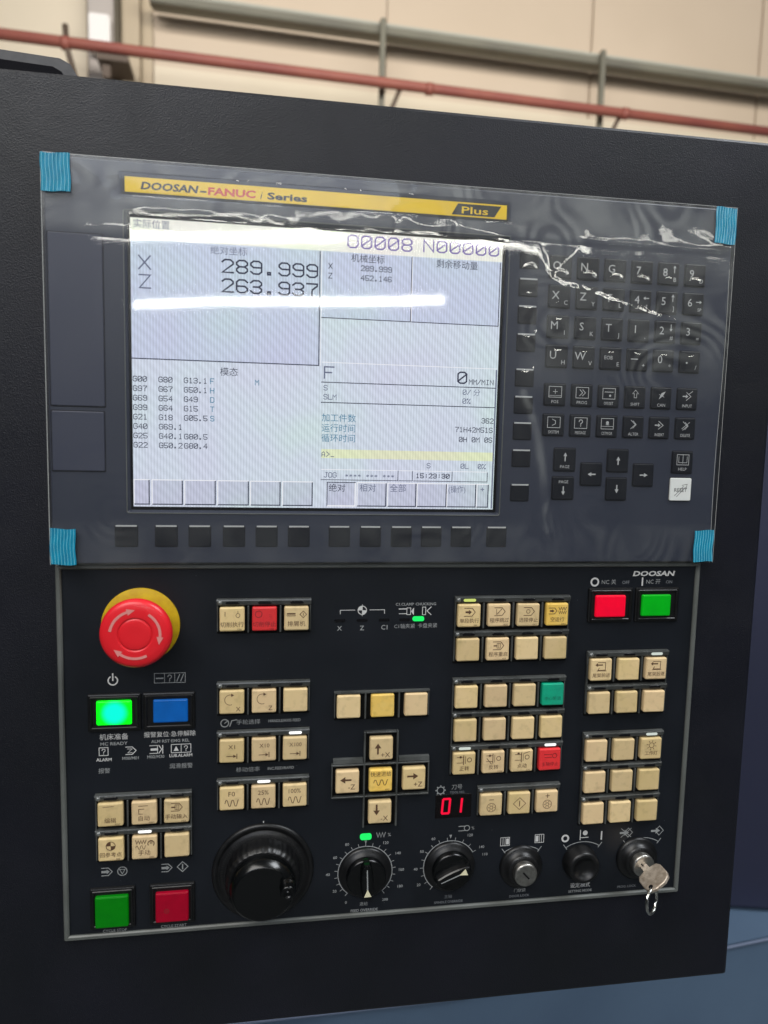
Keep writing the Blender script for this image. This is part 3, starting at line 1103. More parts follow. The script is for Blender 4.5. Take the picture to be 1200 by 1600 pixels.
# cover glass: the film gives the gloss, the panel glass is matt
# logo strip
b = MB()
b.rbox(-3.4, 213.2, -21.2, -11.0, H - 0.2, H + 0.15, r=0.8, b=0.1, mi=0)
b.rbox(-1.9, 211.8, -20.2, -12.2, H + 0.1, H + 0.32, r=0.3, b=0.05, mi=1)
lg = b.build('logo_strip', ['logo_black', 'logo_yellow'], du)
Hl = H + 0.36
q = MB()
q.text('DOOSAN', 6.8, -16.1, 3.9, Hl, align='L', fit=29.6, bold=0.035, shear=0.22)
q.text('-', 37.6, -15.9, 4.2, Hl, align='L', fit=3.4, bold=0.03)
q.build('logo_text', 'logo_black', lg)
q = MB()
q.text('FANUC', 41.8, -15.8, 3.9, Hl, align='L', fit=25.6, bold=0.04, shear=0.06)
q.build('logo_text', 'logo_red', lg)
q = MB()
q.text('i', 70.4, -15.7, 4.0, Hl, align='L', xs=1.0, shear=0.25)
q.build('logo_text', 'logo_black', lg)
q = MB()
q.text('Series', 73.8, -15.6, 3.7, Hl, align='L', fit=22, bold=0.032)
q.build('logo_text', 'logo_black', lg)
q = MB()
q.poly([(178.8, -13.0), (182.4, -19.3), (208.4, -19.3), (204.4, -13.0)], Hl)
q.build('plus_badge', 'logo_black', lg)
q = MB()
q.text('Plus', 184.7, -16.0, 4.0, Hl + 0.05, align='L', fit=15.8, bold=0.012)
q.build('logo_text', 'logo_yellow', lg)

# soft keys below and beside the screen
KH = H + 0.55


def flat_key(w_, h_, me_name='soft_key'):
    q = MB()
    q.rbox(-0.35, w_ + 0.35, -0.35, h_ + 0.35, H - 0.2, H + 0.05, r=0.8, b=0.02, mi=1)
    q.rbox(0, w_, 0, h_, H, KH, r=0.7, b=0.25, mi=0)
    q.rect(0.3, w_ - 0.3, -0.55, 0.35, KH + 0.05, 2)  # pale strip on the top edge, a catch of light drawn like print
    return q.mesh(me_name, ['key', 'bezel_groove', 'key_print_glint'], (0, 0, 0))


sk = flat_key(12.0, 11.6)
for x in (-9.5, 12.3, 30.8, 50.0, 68.6, 87.2, 111.0, 129.5, 148.2, 166.5, 185.0, 207.3):
    put('soft_key', sk, W(x, 169.2, 0), du)
sk2 = flat_key(11.2, 9.8)
for y in (4.6, 20.8, 36.6, 52.9, 73.6, 89.8, 105.5, 121.9, 142.9):
    put('side_soft_key', sk2, W(221.3, y, 0), du)


def mdi_key(x, y, w_, h_, draw, label=None, mats=('key', 'bezel_groove', 'key_print_glint')):
    q = MB()
    q.rbox(x - 0.45, x + w_ + 0.45, y - 0.45, y + h_ + 0.45, H - 0.2, H + 0.05, r=1.0, b=0.02, mi=1)
    q.rbox(x, x + w_, y, y + h_, H, H + 1.1, r=0.9, b=0.45, mi=0)
    q.lift = 0.0
    draw(q, x + w_ / 2, y + h_ / 2, H + 1.18)
    pr = {'label': label} if label else {}
    q.build('key', list(mats), du, **pr)


def two(big, small, extra=None):
    def d(q, cx, cy, h):
        if big == 'EOB':
            q.text('EOB', cx - 1.6, cy - 0.6, 2.3, h, 2, xs=0.95)
            q.text('E', cx + 4.6, cy + 3.2, 2.6, h, 2)
            return
        if big == '-':
            q.stroke([(cx - 4.2, cy - 0.3), (cx, cy - 0.3)], 0.5, h, 2)
        elif big == '.':
            q.poly(circ(cx - 2.2, cy + 0.6, 0.6, 10), h, 2)
        else:
            q.text(big, cx - 2.6, cy - 0.9, 4.9, h, 2)
        if small:
            q.text(small, cx + 3.9, cy + 3.3, 2.7 if len(small) < 2 else 2.0, h, 2)
        if extra == 'up':
            q.stroke([(cx + 3.4, cy - 0.8), (cx + 3.4, cy - 3.6)], 0.5, h, 2)
            q.poly([(cx + 2.4, cy - 3.4), (cx + 4.4, cy - 3.4), (cx + 3.4, cy - 5.0)], h, 2)
        if extra == 'down':
            q.stroke([(cx + 3.4, cy - 4.4), (cx + 3.4, cy - 1.4)], 0.5, h, 2)
            q.poly([(cx + 2.4, cy - 1.9), (cx + 4.4, cy - 1.9), (cx + 3.4, cy - 0.3)], h, 2)
        if extra == 'left':
            q.stroke([(cx + 4.9, cy - 1.8), (cx + 2.6, cy - 1.8)], 0.5, h, 2)
            q.poly([(cx + 2.8, cy - 2.8), (cx + 2.8, cy - 0.8), (cx + 1.4, cy - 1.8)], h, 2)
        if extra == 'right':
            q.stroke([(cx + 1.6, cy - 1.2), (cx + 4.0, cy - 1.2)], 0.5, h, 2)
            q.poly([(cx + 3.8, cy - 2.2), (cx + 3.8, cy - 0.2), (cx + 5.2, cy - 1.2)], h, 2)
    return d


def mono(kind, word):
    def d(q, cx, cy, h):
        if word:
            q.text(word, cx, cy + 4.2, 1.9, h, 2, xs=min(1.0, 4.6 / max(4, len(word))))
        y = cy - 1.6
        if kind in ('pos', 'prog', 'ofs', 'sys', 'msg', 'gr', 'help'):
            q.stroke(rect4(cx - 4.0, cx + 4.0, y - 3.2, y + 3.2), 0.35, h, 2, True)
        if kind == 'pos':
            q.stroke([(cx - 1.3, y - .2), (cx + 1.3, y - .2)], 0.3, h, 2)
            q.stroke([(cx, y - 1.5), (cx, y + 1.1)], 0.3, h, 2)
            q.stroke([(cx - 4, y + 2.2), (cx + 4, y + 2.2)], 0.25, h, 2)
        elif kind == 'prog':
            for o_ in (-1.6, 0.2):
                q.stroke([(cx + o_, y - 1.8), (cx + o_ + 1.8, y), (cx + o_, y + 1.8)], 0.4, h, 2)
        elif kind == 'ofs':
            q.stroke([(cx - 2.6, y - 1), (cx + 2.6, y - 1)], 0.4, h, 2)
            q.poly(circ(cx + 0.8, y + 1.2, 0.7, 10), h, 2)
        elif kind == 'sys':
            q.stroke([(cx - 0.9, y - 1.8), (cx + 1.0, y - 0.9), (cx + 1.0, y + 0.9), (cx - 0.9, y + 1.8)], 0.4, h, 2)
        elif kind == 'msg':
            qm(q, cx, y, 4.0, h, 2)
        elif kind == 'gr':
            q.stroke([(cx - 4, y + 1.6), (cx + 4, y + 1.6)], 0.3, h, 2)
            q.poly(circ(cx, y - .6, 1.0, 10), h, 2)
            q.stroke([(cx - 0.8, y + .6), (cx + 1, y + .6)], 0.4, h, 2)
        elif kind == 'help':
            q.stroke([(cx, y - 3.2), (cx, y + 2.2)], 0.3, h, 2)
            q.stroke([(cx - 2.8, y - 1.9), (cx - 2.8, y + 1.8), (cx + 2.8, y + 1.8), (cx + 2.8, y - 1.9)], 0.3, h, 2)
        elif kind == 'shift':
            q.stroke([(cx - .8, y + 1.9), (cx - .8, y - .6), (cx - 1.9, y - .6), (cx, y - 2.8), (cx + 1.9, y - .6), (cx + .8, y - .6), (cx + .8, y + 1.9)], 0.3, h, 2, True)
        elif kind == 'can':
            q.poly([(cx - 1.8, y + 2.4), (cx - .2, y - 1.4), (cx + 2.6, y - 2.6), (cx + .8, y + .2)], h, 2)
            q.stroke([(cx - 1.6, y - .6), (cx + 1.6, y + .9)], 0.3, h, 2)
        elif kind in ('input', 'insert'):
            q.poly([(cx - 3.4, y - .35), (cx - 1.2, y - .35), (cx - 1.2, y - 1.2), (cx + .4, y), (cx - 1.2, y + 1.2), (cx - 1.2, y + .35), (cx - 3.4, y + .35)], h, 2)
            q.stroke([(cx - .8, y - 2.4), (cx + 2.2, y), (cx - .8, y + 2.4)], 0.4, h, 2)
            if kind == 'input':
                q.stroke([(cx + 1.0, y - 1.6), (cx + 3.2, y - 3.2)], 0.35, h, 2)
        elif kind in ('alter', 'delete'):
            for o_ in (0, 1.4):
                q.stroke([(cx - 1.9 + o_, y - 2.6 + o_ * .3), (cx + 1.0 + o_ * .4, y), (cx - 1.9 + o_, y + 2.6 - o_ * .3)], 0.35, h, 2)
            if kind == 'delete':
                q.stroke([(cx - 2.6, y + 1.8), (cx + 2.4, y - 2.2)], 0.35, h, 2)
        elif kind in ('up', 'down', 'left', 'right'):
            dx, dy = dict(up=(0, -1), down=(0, 1), left=(-1, 0), right=(1, 0))[kind]
            y0_ = cy + (2.2 if word == 'PG' else 0)
            q.stroke([(cx - dx * 2.2, y0_ - dy * 2.2), (cx + dx * .4, y0_ + dy * .4)], 0.8, h, 2)
            q.poly([(cx + dx * 2.6, y0_ + dy * 2.6), (cx + dx * .2 - dy * 1.3, y0_ + dy * .2 + dx * 1.3), (cx + dx * .2 + dy * 1.3, y0_ + dy * .2 - dx * 1.3)], h, 2)
        elif kind == 'pgup':
            q.stroke([(cx, cy + .6), (cx, cy - 2.4)], 0.7, h, 2)
            q.poly([(cx - 1.2, cy - 2.2), (cx + 1.2, cy - 2.2), (cx, cy - 4.4)], h, 2)
        elif kind == 'pgdn':
            q.text('PAGE', cx, cy - 4.0, 1.9, h, 2)
            q.stroke([(cx, cy - .8), (cx, cy + 2.2)], 0.7, h, 2)
            q.poly([(cx - 1.2, cy + 2.0), (cx + 1.2, cy + 2.0), (cx, cy + 4.2)], h, 2)
    return d


def qm(q, x, y, s_, h, mi=0):
    r_ = s_ * 0.27
    q.stroke(arc(x, y - s_ * .22, r_, 180, 395, 10) + [(x, y + s_ * .12), (x, y + s_ * .2)], s_ * .12, h, mi)
    q.poly(circ(x, y + s_ * .44, s_ * .09, 8), h, mi)


def rect4(x0, x1, y0, y1):
    return [(x0, y0), (x1, y0), (x1, y1), (x0, y1)]


XS = [239.8, 257.1, 274.4, 291.8, 309.2, 326.7]
YS = [6.2, 23.4, 41.0, 58.5, 81.3, 99.6]
L4 = [[('O', 'P'), ('N', 'Q'), ('G', 'R'), ('7', 'A'), ('8', 'B', 'up'), ('9', 'D')],
      [('X', 'C'), ('Z', 'Y'), ('F', 'L'), ('4', '[', 'left'), ('5', ']', 'up'), ('6', 'SP', 'right')],
      [('M', 'I'), ('S', 'K'), ('T', 'J'), ('1', ','), ('2', '#', 'down'), ('3', '=')],
      [('U', 'H'), ('W', 'V'), ('EOB', 'E'), ('-', '+'), ('0', '*'), ('.', '/')]]
for r_ in range(4):
    for c_ in range(6):
        mdi_key(XS[c_], YS[r_], 13.3, 12.9, two(*L4[r_][c_]))
L2 = [[('pos', 'POS'), ('prog', 'PROG'), ('ofs', 'OFS/SET'), ('shift', 'SHIFT'), ('can', 'CAN'), ('input', 'INPUT')],
      [('sys', 'SYSTEM'), ('msg', 'MESSAGE'), ('gr', 'CSTM/GR'), ('alter', 'ALTER'), ('insert', 'INSERT'), ('delete', 'DELETE')]]
for r_ in range(2):
    for c_ in range(6):
        mdi_key(XS[c_], YS[4 + r_], 13.2, 12.9, mono(*L2[r_][c_]))
mdi_key(247.9, 120.1, 13.7, 13.8, mono('pgup', 'PAGE'))
mdi_key(247.6, 137.6, 13.7, 13.8, mono('pgdn', ''))
mdi_key(265.6, 128.8, 13.7, 13.7, mono('left', ''))
mdi_key(282.7, 120.1, 13.6, 13.8, mono('up', ''))
mdi_key(282.8, 137.7, 13.4, 13.8, mono('down', ''))
mdi_key(300.3, 128.8, 13.3, 13.7, mono('right', ''))
mdi_key(326.1, 120.4, 13.6, 13.6, mono('help', 'HELP'))


def reset_draw(q, cx, cy, h):
    q.text('RESET', cx, cy + 0.3, 2.5, h, 2, xs=0.98)
    q.stroke([(cx - 4.0, cy + 4.0), (cx + 1.8, cy - 2.0)], 0.3, h, 2)
    q.stroke([(cx - 2.6, cy + 4.6), (cx + 3.2, cy - 1.4)], 0.3, h, 2)
    q.stroke([(cx + 0.8, cy - 2.6), (cx + 4.2, cy - 3.4), (cx + 3.6, cy - .4)], 0.3, h, 2)


mdi_key(325.5, 137.1, 14.4, 14.4, reset_draw, 'white reset key', ('reset', 'bezel_groove', 'reset_ink'))

# ================================================================== PROTECTIVE FILM
fl = thing('protective_film', 156, 81, H + 1.3, 'crumpled clear protective film with blue corner tabs over the display unit', 'film')
crease = [(235, 7), (239.5, 17.3), (247.7, 22.2), (257.8, 23.4), (268.1, 26.2), (282.7, 30.4), (291.1, 32.6), (301.7, 35), (316, 38.5)]
crease2 = [(226.2, 88), (230.5, 97.3), (236.1, 112.5), (241.7, 143.5), (245.9, 171)]


def seg_dist(p, poly):
    best = 1e9
    for a, c in zip(poly, poly[1:]):
        ax, ay = a
        dx, dy = c[0] - ax, c[1] - ay
        t = max(0, min(1, ((p[0] - ax) * dx + (p[1] - ay) * dy) / (dx * dx + dy * dy)))
        d_ = math.hypot(p[0] - ax - t * dx, p[1] - ay - t * dy)
        best = min(best, d_)
    return best


def smooth(a, c, x):
    t = max(0.0, min(1.0, (x - a) / (c - a)))
    return t * t * (3 - 2 * t)


def loose_at(x, y):
    top = 1 - smooth(-6, 2, y)
    if x < 0:
        top = max(top, 1 - smooth(4, 14, y))
    if -4 < x < 214 and -22 < y < -10:
        top = 0.35  # lowered to keep haze and reflection off the logo
    key = smooth(214, 232, x) * (1 - smooth(55, 105, y)) * 0.5
    low = smooth(162, 172, y) * 0.22
    d_ = seg_dist((x, y), crease2)
    key = max(key, 0.75 * math.exp(-(d_ / 2.6) ** 2))
    return max(0.05, top, key, low) if not (0 < x < 211 and 0 < y < 160) else 0.03


_WT = []
_acc = 0.0
for _k in range(-60, 61):
    _WT.append(_acc)
    _acc += math.exp(-((_k + 0.5) / 20.0) ** 4) / 20.0


def flank(t, w_):
    """integral of a flat-topped window: a narrow flank of constant slope"""
    u = (t / w_) * 20.0 + 60.0
    if u <= 0:
        return 0.0
    if u >= 120:
        return _WT[-1] * w_
    k = int(u)
    return (_WT[k] + (_WT[min(120, k + 1)] - _WT[k]) * (u - k)) * w_


def mirror_slope(x, y):
    """slope that tilts the film to mirror the nearer strip light"""
    return max(0.004, (y + 5.5) / 812.0)


RINGS = []  # film bulges placed and sloped so the strip light mirrors as arcs
for r_ in range(4):
    for x in XS:
        kx, ky = x + 6.6 + random.uniform(-.8, .8), YS[r_] + 6.4
        if r_ < 2:
            RINGS.append((kx, ky + 8.6 + random.uniform(-.6, .6), 6.0, -1))
        else:
            RINGS.append((kx, ky - 9.4 + random.uniform(-.5, .5), 6.0, 1))
for y, sg in ((4.6, -1), (20.8, -1), (36.6, 1), (52.9, 1), (73.6, 1)):
    RINGS.append((226.9, y + (13 if sg < 0 else -4.2), 5.4, sg))


def film_h(x, y):
    inscr = smooth(-3, 2, x) * (1 - smooth(209, 215, x)) * smooth(-3, 2, y) * (1 - smooth(158, 163, y))
    lo = loose_at(x, y)
    keyz = smooth(212, 222, x) * smooth(-4, 2, y)
    h = H + 2.0
    h += 0.14 * lo * (1 - 0.7 * keyz) * noise.noise((x * 0.020, y * 0.030, 3.1))
    h += 0.022 * lo * (1 - 0.7 * keyz) * noise.noise((x * 0.075, y * 0.095, 8.3))
    h += inscr * (0.07 * math.sin(x * 0.030 + 0.4) * math.cos(y * 0.02))
    h += 0.26 * math.exp(-((y + 14) / 12) ** 2) * math.exp(-((x - 135) / 50) ** 2)  # swell put in to lift the strip light's mirrored line
    if x > 214 and y < 90:
        for rx, ry, rad, sg in RINGS:
            dx, dy = x - rx, y - ry
            if abs(dx) < 10 and abs(dy) < 10:
                rr_ = math.hypot(dx, dy)
                ya_ = ry + sg * rad
                h += sg * mirror_slope(rx, ya_) * (flank(rr_ - rad, 1.0) - flank(3.0, 1.0))
    if x > 225 and y < 60:
        # the long fold crossing the letter keys, sloped to mirror the strip light
        best, sd, wv_ = 1e9, 0.0, 1.0
        for a, c in zip(crease, crease[1:]):
            dx, dy = c[0] - a[0], c[1] - a[1]
            ll = math.hypot(dx, dy)
            t = max(0, min(1, ((x - a[0]) * dx + (y - a[1]) * dy) / (ll * ll)))
            ex, ey = x - a[0] - t * dx, y - a[1] - t * dy
            d_ = math.hypot(ex, ey)
            if d_ < best:
                best = d_
                sd = d_ * (1 if (dx * ey - dy * ex) > 0 else -1)
                cosn = dx / ll
        e_ = smooth(229, 237, x) * (1 - smooth(312, 326, x))
        h += e_ * 0.83 * mirror_slope(x, y) / max(0.5, cosn) * (flank(sd, 2.0) - _WT[-1] * 2.0 / 2)
    d_ = seg_dist((x, y), crease2)
    h += 0.30 * math.exp(-(d_ / 3.4) ** 2)
    # straight fold along the top of the keypad
    h += 0.20 * math.exp(-((y + 3.0 - (x - 200) * 0.012) / 0.9) ** 2) * smooth(205, 218, x)
    return h


fx0, fx1, fy0, fy1 = -43.8, 357.6, -28.6, 190.9


def steps(a, m_, c, s1, s2):
    n1, n2 = round((m_ - a) / s1), round((c - m_) / s2)
    return [a + (m_ - a) * k / n1 for k in range(n1)] + [m_ + (c - m_) * k / n2 for k in range(n2 + 1)]


GX = steps(fx0, 213.0, fx1, 1.6, 0.45)
GY = steps(fy0, 78.0, fy1, 0.5, 1.6)
NXf, NYf = len(GX) - 1, len(GY) - 1
me = bpy.data.meshes.new('film_sheet')
vs, fs, att = [], [], []
fo = W(156, 81, H)
for j in range(NYf + 1):
    for i in range(NXf + 1):
        x, y = GX[i], GY[j]
        p = W(x, y, film_h(x, y))
        vs.append((p[0] - fo[0], p[1] - fo[1], p[2] - fo[2]))
        att.append(loose_at(x, y))
for j in range(NYf):
    for i in range(NXf):
        a = j * (NXf + 1) + i
        fs.append((a, a + NXf + 1, a + NXf + 2, a + 1))  # faces the viewer
me.from_pydata(vs, [], fs)
me.polygons.foreach_set('use_smooth', [True] * len(fs))
at = me.attributes.new('looseness', 'FLOAT', 'POINT')
at.data.foreach_set('value', att)
me.materials.append(M['film'])
put('film_sheet', me, fo, fl)
# film edges; their catch of light is put in as pale ribbons
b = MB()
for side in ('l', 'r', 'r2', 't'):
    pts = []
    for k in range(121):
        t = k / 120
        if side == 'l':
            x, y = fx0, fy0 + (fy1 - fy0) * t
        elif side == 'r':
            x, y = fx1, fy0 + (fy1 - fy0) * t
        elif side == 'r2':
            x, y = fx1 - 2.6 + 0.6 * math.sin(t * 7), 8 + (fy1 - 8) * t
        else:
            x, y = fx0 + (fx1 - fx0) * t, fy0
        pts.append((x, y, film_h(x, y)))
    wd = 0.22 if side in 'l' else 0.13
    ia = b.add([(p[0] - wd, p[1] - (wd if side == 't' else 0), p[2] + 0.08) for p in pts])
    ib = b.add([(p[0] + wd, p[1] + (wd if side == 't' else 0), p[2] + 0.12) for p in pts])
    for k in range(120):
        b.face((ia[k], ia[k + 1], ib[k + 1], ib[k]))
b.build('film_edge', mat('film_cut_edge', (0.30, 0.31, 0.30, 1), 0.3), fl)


def tab(x0, x1, y0, y1, label):
    q = MB()
    n_ = 8
    hb_ = H + 2.7
    prof = []
    for k in range(n_ * 8 + 1):
        t = k / (n_ * 8)
        prof.append((x0 + (x1 - x0) * t, hb_ + 0.38 * (0.5 - 0.5 * math.cos(t * n_ * 2 * math.pi))))
    rows_ = []
    m2 = 8
    for j in range(m2 + 1):
        y = y0 + (y1 - y0) * j / m2
        rows_.append(q.add([(x + 0.25 * math.sin(j * 0.9 + y0), y + 0.35 * math.sin(x * 0.35 + y0) * (1 if j in (0, m2) else 0), h + 0.14 * math.sin(j * 1.3 + x)) for x, h in prof]))
    for r0, r1 in zip(rows_, rows_[1:]):
        for k in range(len(r0) - 1):
            q.face((r0[k], r0[k + 1], r1[k + 1], r1[k]), 1 if k % 8 == 3 else 0, True)
    q.build('blue_tab', ['tab', 'tab_line'], fl, label=label)


tab(-43.7, -28.9, -28.5, -9.0, 'blue ribbed tab at the upper left')
tab(343.4, 357.2, -28.2, -6.8, 'blue ribbed tab at the upper right')
tab(343.4, 356.8, 170.1, 190.3, 'blue ribbed tab at the lower right')
tab(-43.6, -30.2, 170.6, 190.8, 'blue ribbed tab at the lower left')

# ================================================================== OPERATOR PANEL
op = thing('operator_panel', 155, 420, 0, 'black machine operator panel with grey rim below the screen', 'operator panel')
b = MB()
b.rbox(-41.5, 351.5, 193.5, 418, 0.05, 1.0, r=0.8, b=0.2)
b.build('panel_plate', 'plate', op)
b = MB()
b.frame(-43.2, 353.4, 191.7, 420.0, 3.0, 0.05, 2.6, r=1.2, b=0.7, n=3)
b.build('panel_rim', 'rim', op)
P0 = 1.06


def pt(st, x, y, size, m_='print_grey', **k):
    k.setdefault('bold', 0.0 if any(ord(c) > 0x2E80 for c in st) else 0.014)
    q = MB()
    q.text(st, x, y, size, P0, **k)
    q.build('printed_text', m_, op)


def sym(draw, m_='print_white', name='printed_symbol'):
    q = MB()
    draw(q)
    q.build(name, m_, op)


# ---- button blocks
def cap_mesh(x, y, draw, cm, ik='ink', w_=14.4):
    q = MB()
    HC = 5.2
    L = [(0.6, 0), (HC - 0.9, 0.0), (HC - 0.35, 0.22), (HC - 0.02, 0.85)]
    q.loft([rr(x, x + w_, y, y + w_, 1.0, i, h, 3) for h, i in L])
    q.lift = 0.0
    if draw:
        draw(q, x + w_ / 2, y + w_ / 2, HC + 0.05)
    return q.mesh('button', [cm, ik], W(x, y, 0)), W(x, y, 0)


BLANK = {}


def block(name_label, xs, ys, caps, leds, strip=True, group='key blocks on the operator panel'):
    """xs / ys: left and top of the caps; caps[row][col] = (material, draw, ink, label); leds[row][col] = material or None"""
    x0, x1 = xs[0] - 1.7, xs[-1] + 14.4 + 1.5
    y0, y1 = ys[0] - (4.9 if strip else 1.9), ys[-1] + 14.4 + 2.2
    t = thing('button_block', (x0 + x1) / 2, y1, P0, name_label, 'button block', group)
    q = MB()
    q.rbox(x0, x1, y0, y1, P0, 1.5, r=0.6, b=0.1, mi=1)
    q.build('base_plate', ['frame', 'well'], t)
    for r_, y in enumerate(ys):
        q = MB()
        ya, yb = y - 4.7, y - 0.75
        if strip:
            # sloped strip with raised lip that carries the indicator windows
            q.loft([[(xx, yy, hh) for yy, hh in ((ya, 1.4), (ya + 0.3, 4.1), (ya + 1.0, 4.4), (yb - 0.5, 3.7), (yb, 3.2), (yb, 1.4))] for xx in (x0, x1)], cap0=True)
        else:
            q.loft([[(xx, yy, hh) for yy, hh in ((y - 1.9, 1.4), (y - 1.7, 4.0), (y - 0.8, 4.0), (y - 0.7, 1.4))] for xx in (x0, x1)], cap0=True)
        if strip:
            q.lathe(x0 + 2.0, ya + 2.1, [(1.5, 3.9), (1.35, 4.6), (0.95, 5.05), (0.5, 5.25), (0.05, 5.3)], 16, mi=1)  # added dome that makes the glint at the strip's left end
        q.build('indicator_strip', ['frame', 'pip'], t)
        for c_, x in enumerate(xs):
            if strip and leds is not None:
                lm = leds[r_][c_] if leds[r_] else None
                q = MB()
                cx = x + 7.4
                q.loft([rr(cx - 3.9, cx + 3.9, ya + 1.35, ya + 3.1, 0.85, i, h, 4) for h, i in ((3.5, 0), (4.40, 0), (4.48, 0.1))], 1 if lm is None else 0)
                if lm is None:
                    q.build('indicator_window', ['slot', 'slot'], t)
                else:
                    q.build('indicator_window', [lm, 'slot'], t, label='lit indicator window')
        # dividers
        for c_ in range(1, len(xs)):
            q = MB()
            xm = (xs[c_ - 1] + 14.4 + xs[c_]) / 2
            q.rbox(xm - 0.55, xm + 0.55, y - 0.6, y + 15.6, 1.4, 3.7, r=0.2, b=0.25)
            q.build('divider', 'frame', t)
        for c_, x in enumerate(xs):
            cm, draw, ik, lb = caps[r_][c_]
            if cm is None:
                cm = ('cap0', 'cap1', 'cap2')[(r_ * 3 + c_ * 2 + int(xs[0])) % 3]
            if draw is None:
                if cm not in BLANK:
                    BLANK[cm] = cap_mesh(0, 0, None, cm)[0]
                me_, o_ = BLANK[cm], W(x, y, 0)
            else:
                me_, o_ = cap_mesh(x, y, draw, cm, ik or 'ink')
            pr = {'label': lb} if lb else {}
            bo = put('button', me_, o_, t, **pr)
            bo.rotation_euler = (random.uniform(-.008, .008), random.uniform(-.009, .009), random.uniform(-.008, .008))
    # side rails
    for xa in (x0 + 0.1, x1 - 0.9):
        q = MB()
        q.rbox(xa, xa + 0.8, y0 + 0.2, ys[-1] + 14.8, 1.4, 3.2, r=0.2, b=0.2)
        q.build('side_rail', 'frame', t)
    return t


# icon drawing helpers (cx, cy = cap centre)
def cn(st, dy=3.4, size=2.7, dx=0):
    return lambda q, cx, cy, h: q.text(st, cx + dx, cy + dy, size, h, 1)


def multi(*fs_):
    def d(q, cx, cy, h):
        for f in fs_:
            f(q, cx, cy, h)
    return d


def tiny(st):
    return lambda q, cx, cy, h: q.text(st, cx + 4.2, cy + 5.9, 1.1, h, 1)


def tag_icon(inner='arrow', dx=0, dy=-2.4, k=1.0):
    """the programme tag: open box with pointed right end"""
    def d(q, cx, cy, h):
        x, y = cx + dx, cy + dy
        q.stroke([(x - 3.2 * k, y - 2.5 * k), (x + 1.6 * k, y - 2.5 * k), (x + 3.6 * k, y), (x + 1.6 * k, y + 2.5 * k), (x - 3.2 * k, y + 2.5 * k)], 0.42, h, 1)
        if inner == 'arrow':
            q.poly([(x - 2.6 * k, y - .6), (x - .4 * k, y - .6), (x - .4 * k, y - 1.5 * k), (x + 1.4 * k, y), (x - .4 * k, y + 1.5 * k), (x - .4 * k, y + .6), (x - 2.6 * k, y + .6)], h, 1)
        elif inner == 'slash':
            q.stroke([(x - 1.8, y + 1.7), (x + 1.4, y - 1.7)], 0.4, h, 1)
            q.stroke([(x - 2.0, y - 1.6), (x - 2.0, y + 1.6)], 0.3, h, 1)
        elif inner == 'ring':
            q.stroke(circ(x - .4, y, 1.2, 12), 0.35, h, 1, True)
        elif inner == 'box':
            q.stroke(rect4(x - .8, x + 1.4, y - 1.5, y + 1.5), 0.3, h, 1, True)
            q.stroke([(x + .3, y - 1.5), (x + .3, y + 1.5)], 0.25, h, 1)
            q.stroke([(x - 2.6, y), (x - .9, y)], 0.8, h, 1)
    return d


def sine(dy=2.6, amp=1.9, per=3.6, n_=2, dx=0, wd=0.42):
    def d(q, cx, cy, h):
        x0 = cx + dx - per * n_ / 2 - per * 0.1
        pts = []
        for k in range(n_ * 12 + 3):
            ph = k / 12
            pts.append((x0 + per * ph, cy + dy - amp * max(-1, min(1, 1.3 * math.sin(ph * 2 * math.pi)))))
        q.stroke(pts, wd, h, 1)
    return d


def big(st, dx=0, dy=0, size=3.2, xs=1.0):
    return lambda q, cx, cy, h: q.text(st, cx + dx, cy + dy, size, h, 1, xs=xs)


def arrow_bar(dy=3.0):
    def d(q, cx, cy, h):
        q.stroke([(cx - 2.8, cy + dy), (cx + 1.6, cy + dy)], 0.4, h, 1)
        q.poly([(cx + 1.0, cy + dy - 1.0), (cx + 2.8, cy + dy), (cx + 1.0, cy + dy + 1.0)], h, 1)
        q.stroke([(cx + 3.1, cy + dy - 1.4), (cx + 3.1, cy + dy + 1.4)], 0.45, h, 1)
    return d


def curl(letter):
    def d(q, cx, cy, h):
        q.stroke(arc(cx - 1.0, cy - 1.6, 3.1, 70, 290, 14), 0.3, h, 1)
        q.poly([(cx - 0.4, cy - 5.6), (cx + 1.4, cy - 4.4), (cx - 0.3, cy - 3.5)], h, 1)
        q.text(letter, cx + 3.8, cy + 4.0, 2.9, h, 1)
    return d


def chuck(kind):
    def d(q, cx, cy, h):
        y = cy - 2.6
        q.stroke([(cx - 4.8, y - 2.0), (cx - .8, y - 2.0)], 0.35, h, 1)
        q.stroke([(cx - 4.8, y + 1.8), (cx - .8, y + 1.8)], 0.35, h, 1)
        q.stroke([(cx - .6, y - 3.0), (cx - .6, y + 3.0)], 0.5, h, 1)
        q.stroke([(cx + .6, y - 2.4), (cx + .6, y + 2.4)], 0.3, h, 1)
        q.stroke(circ(cx + 3.2, y, 1.4, 10), 0.4, h, 1, True)
        q.poly(circ(cx - 2.6, y - 2.0 if kind != 2 else y - 2.6, 0.8, 8), h, 1)
        if kind == 1:
            q.stroke([(cx - 4.4, y - .2), (cx - 1.6, y + 3.4)], 0.4, h, 1)
        if kind == 2:
            q.stroke([(cx + 1.2, y - 2.6), (cx + 4.6, y - 3.6)], 0.4, h, 1)
    return d


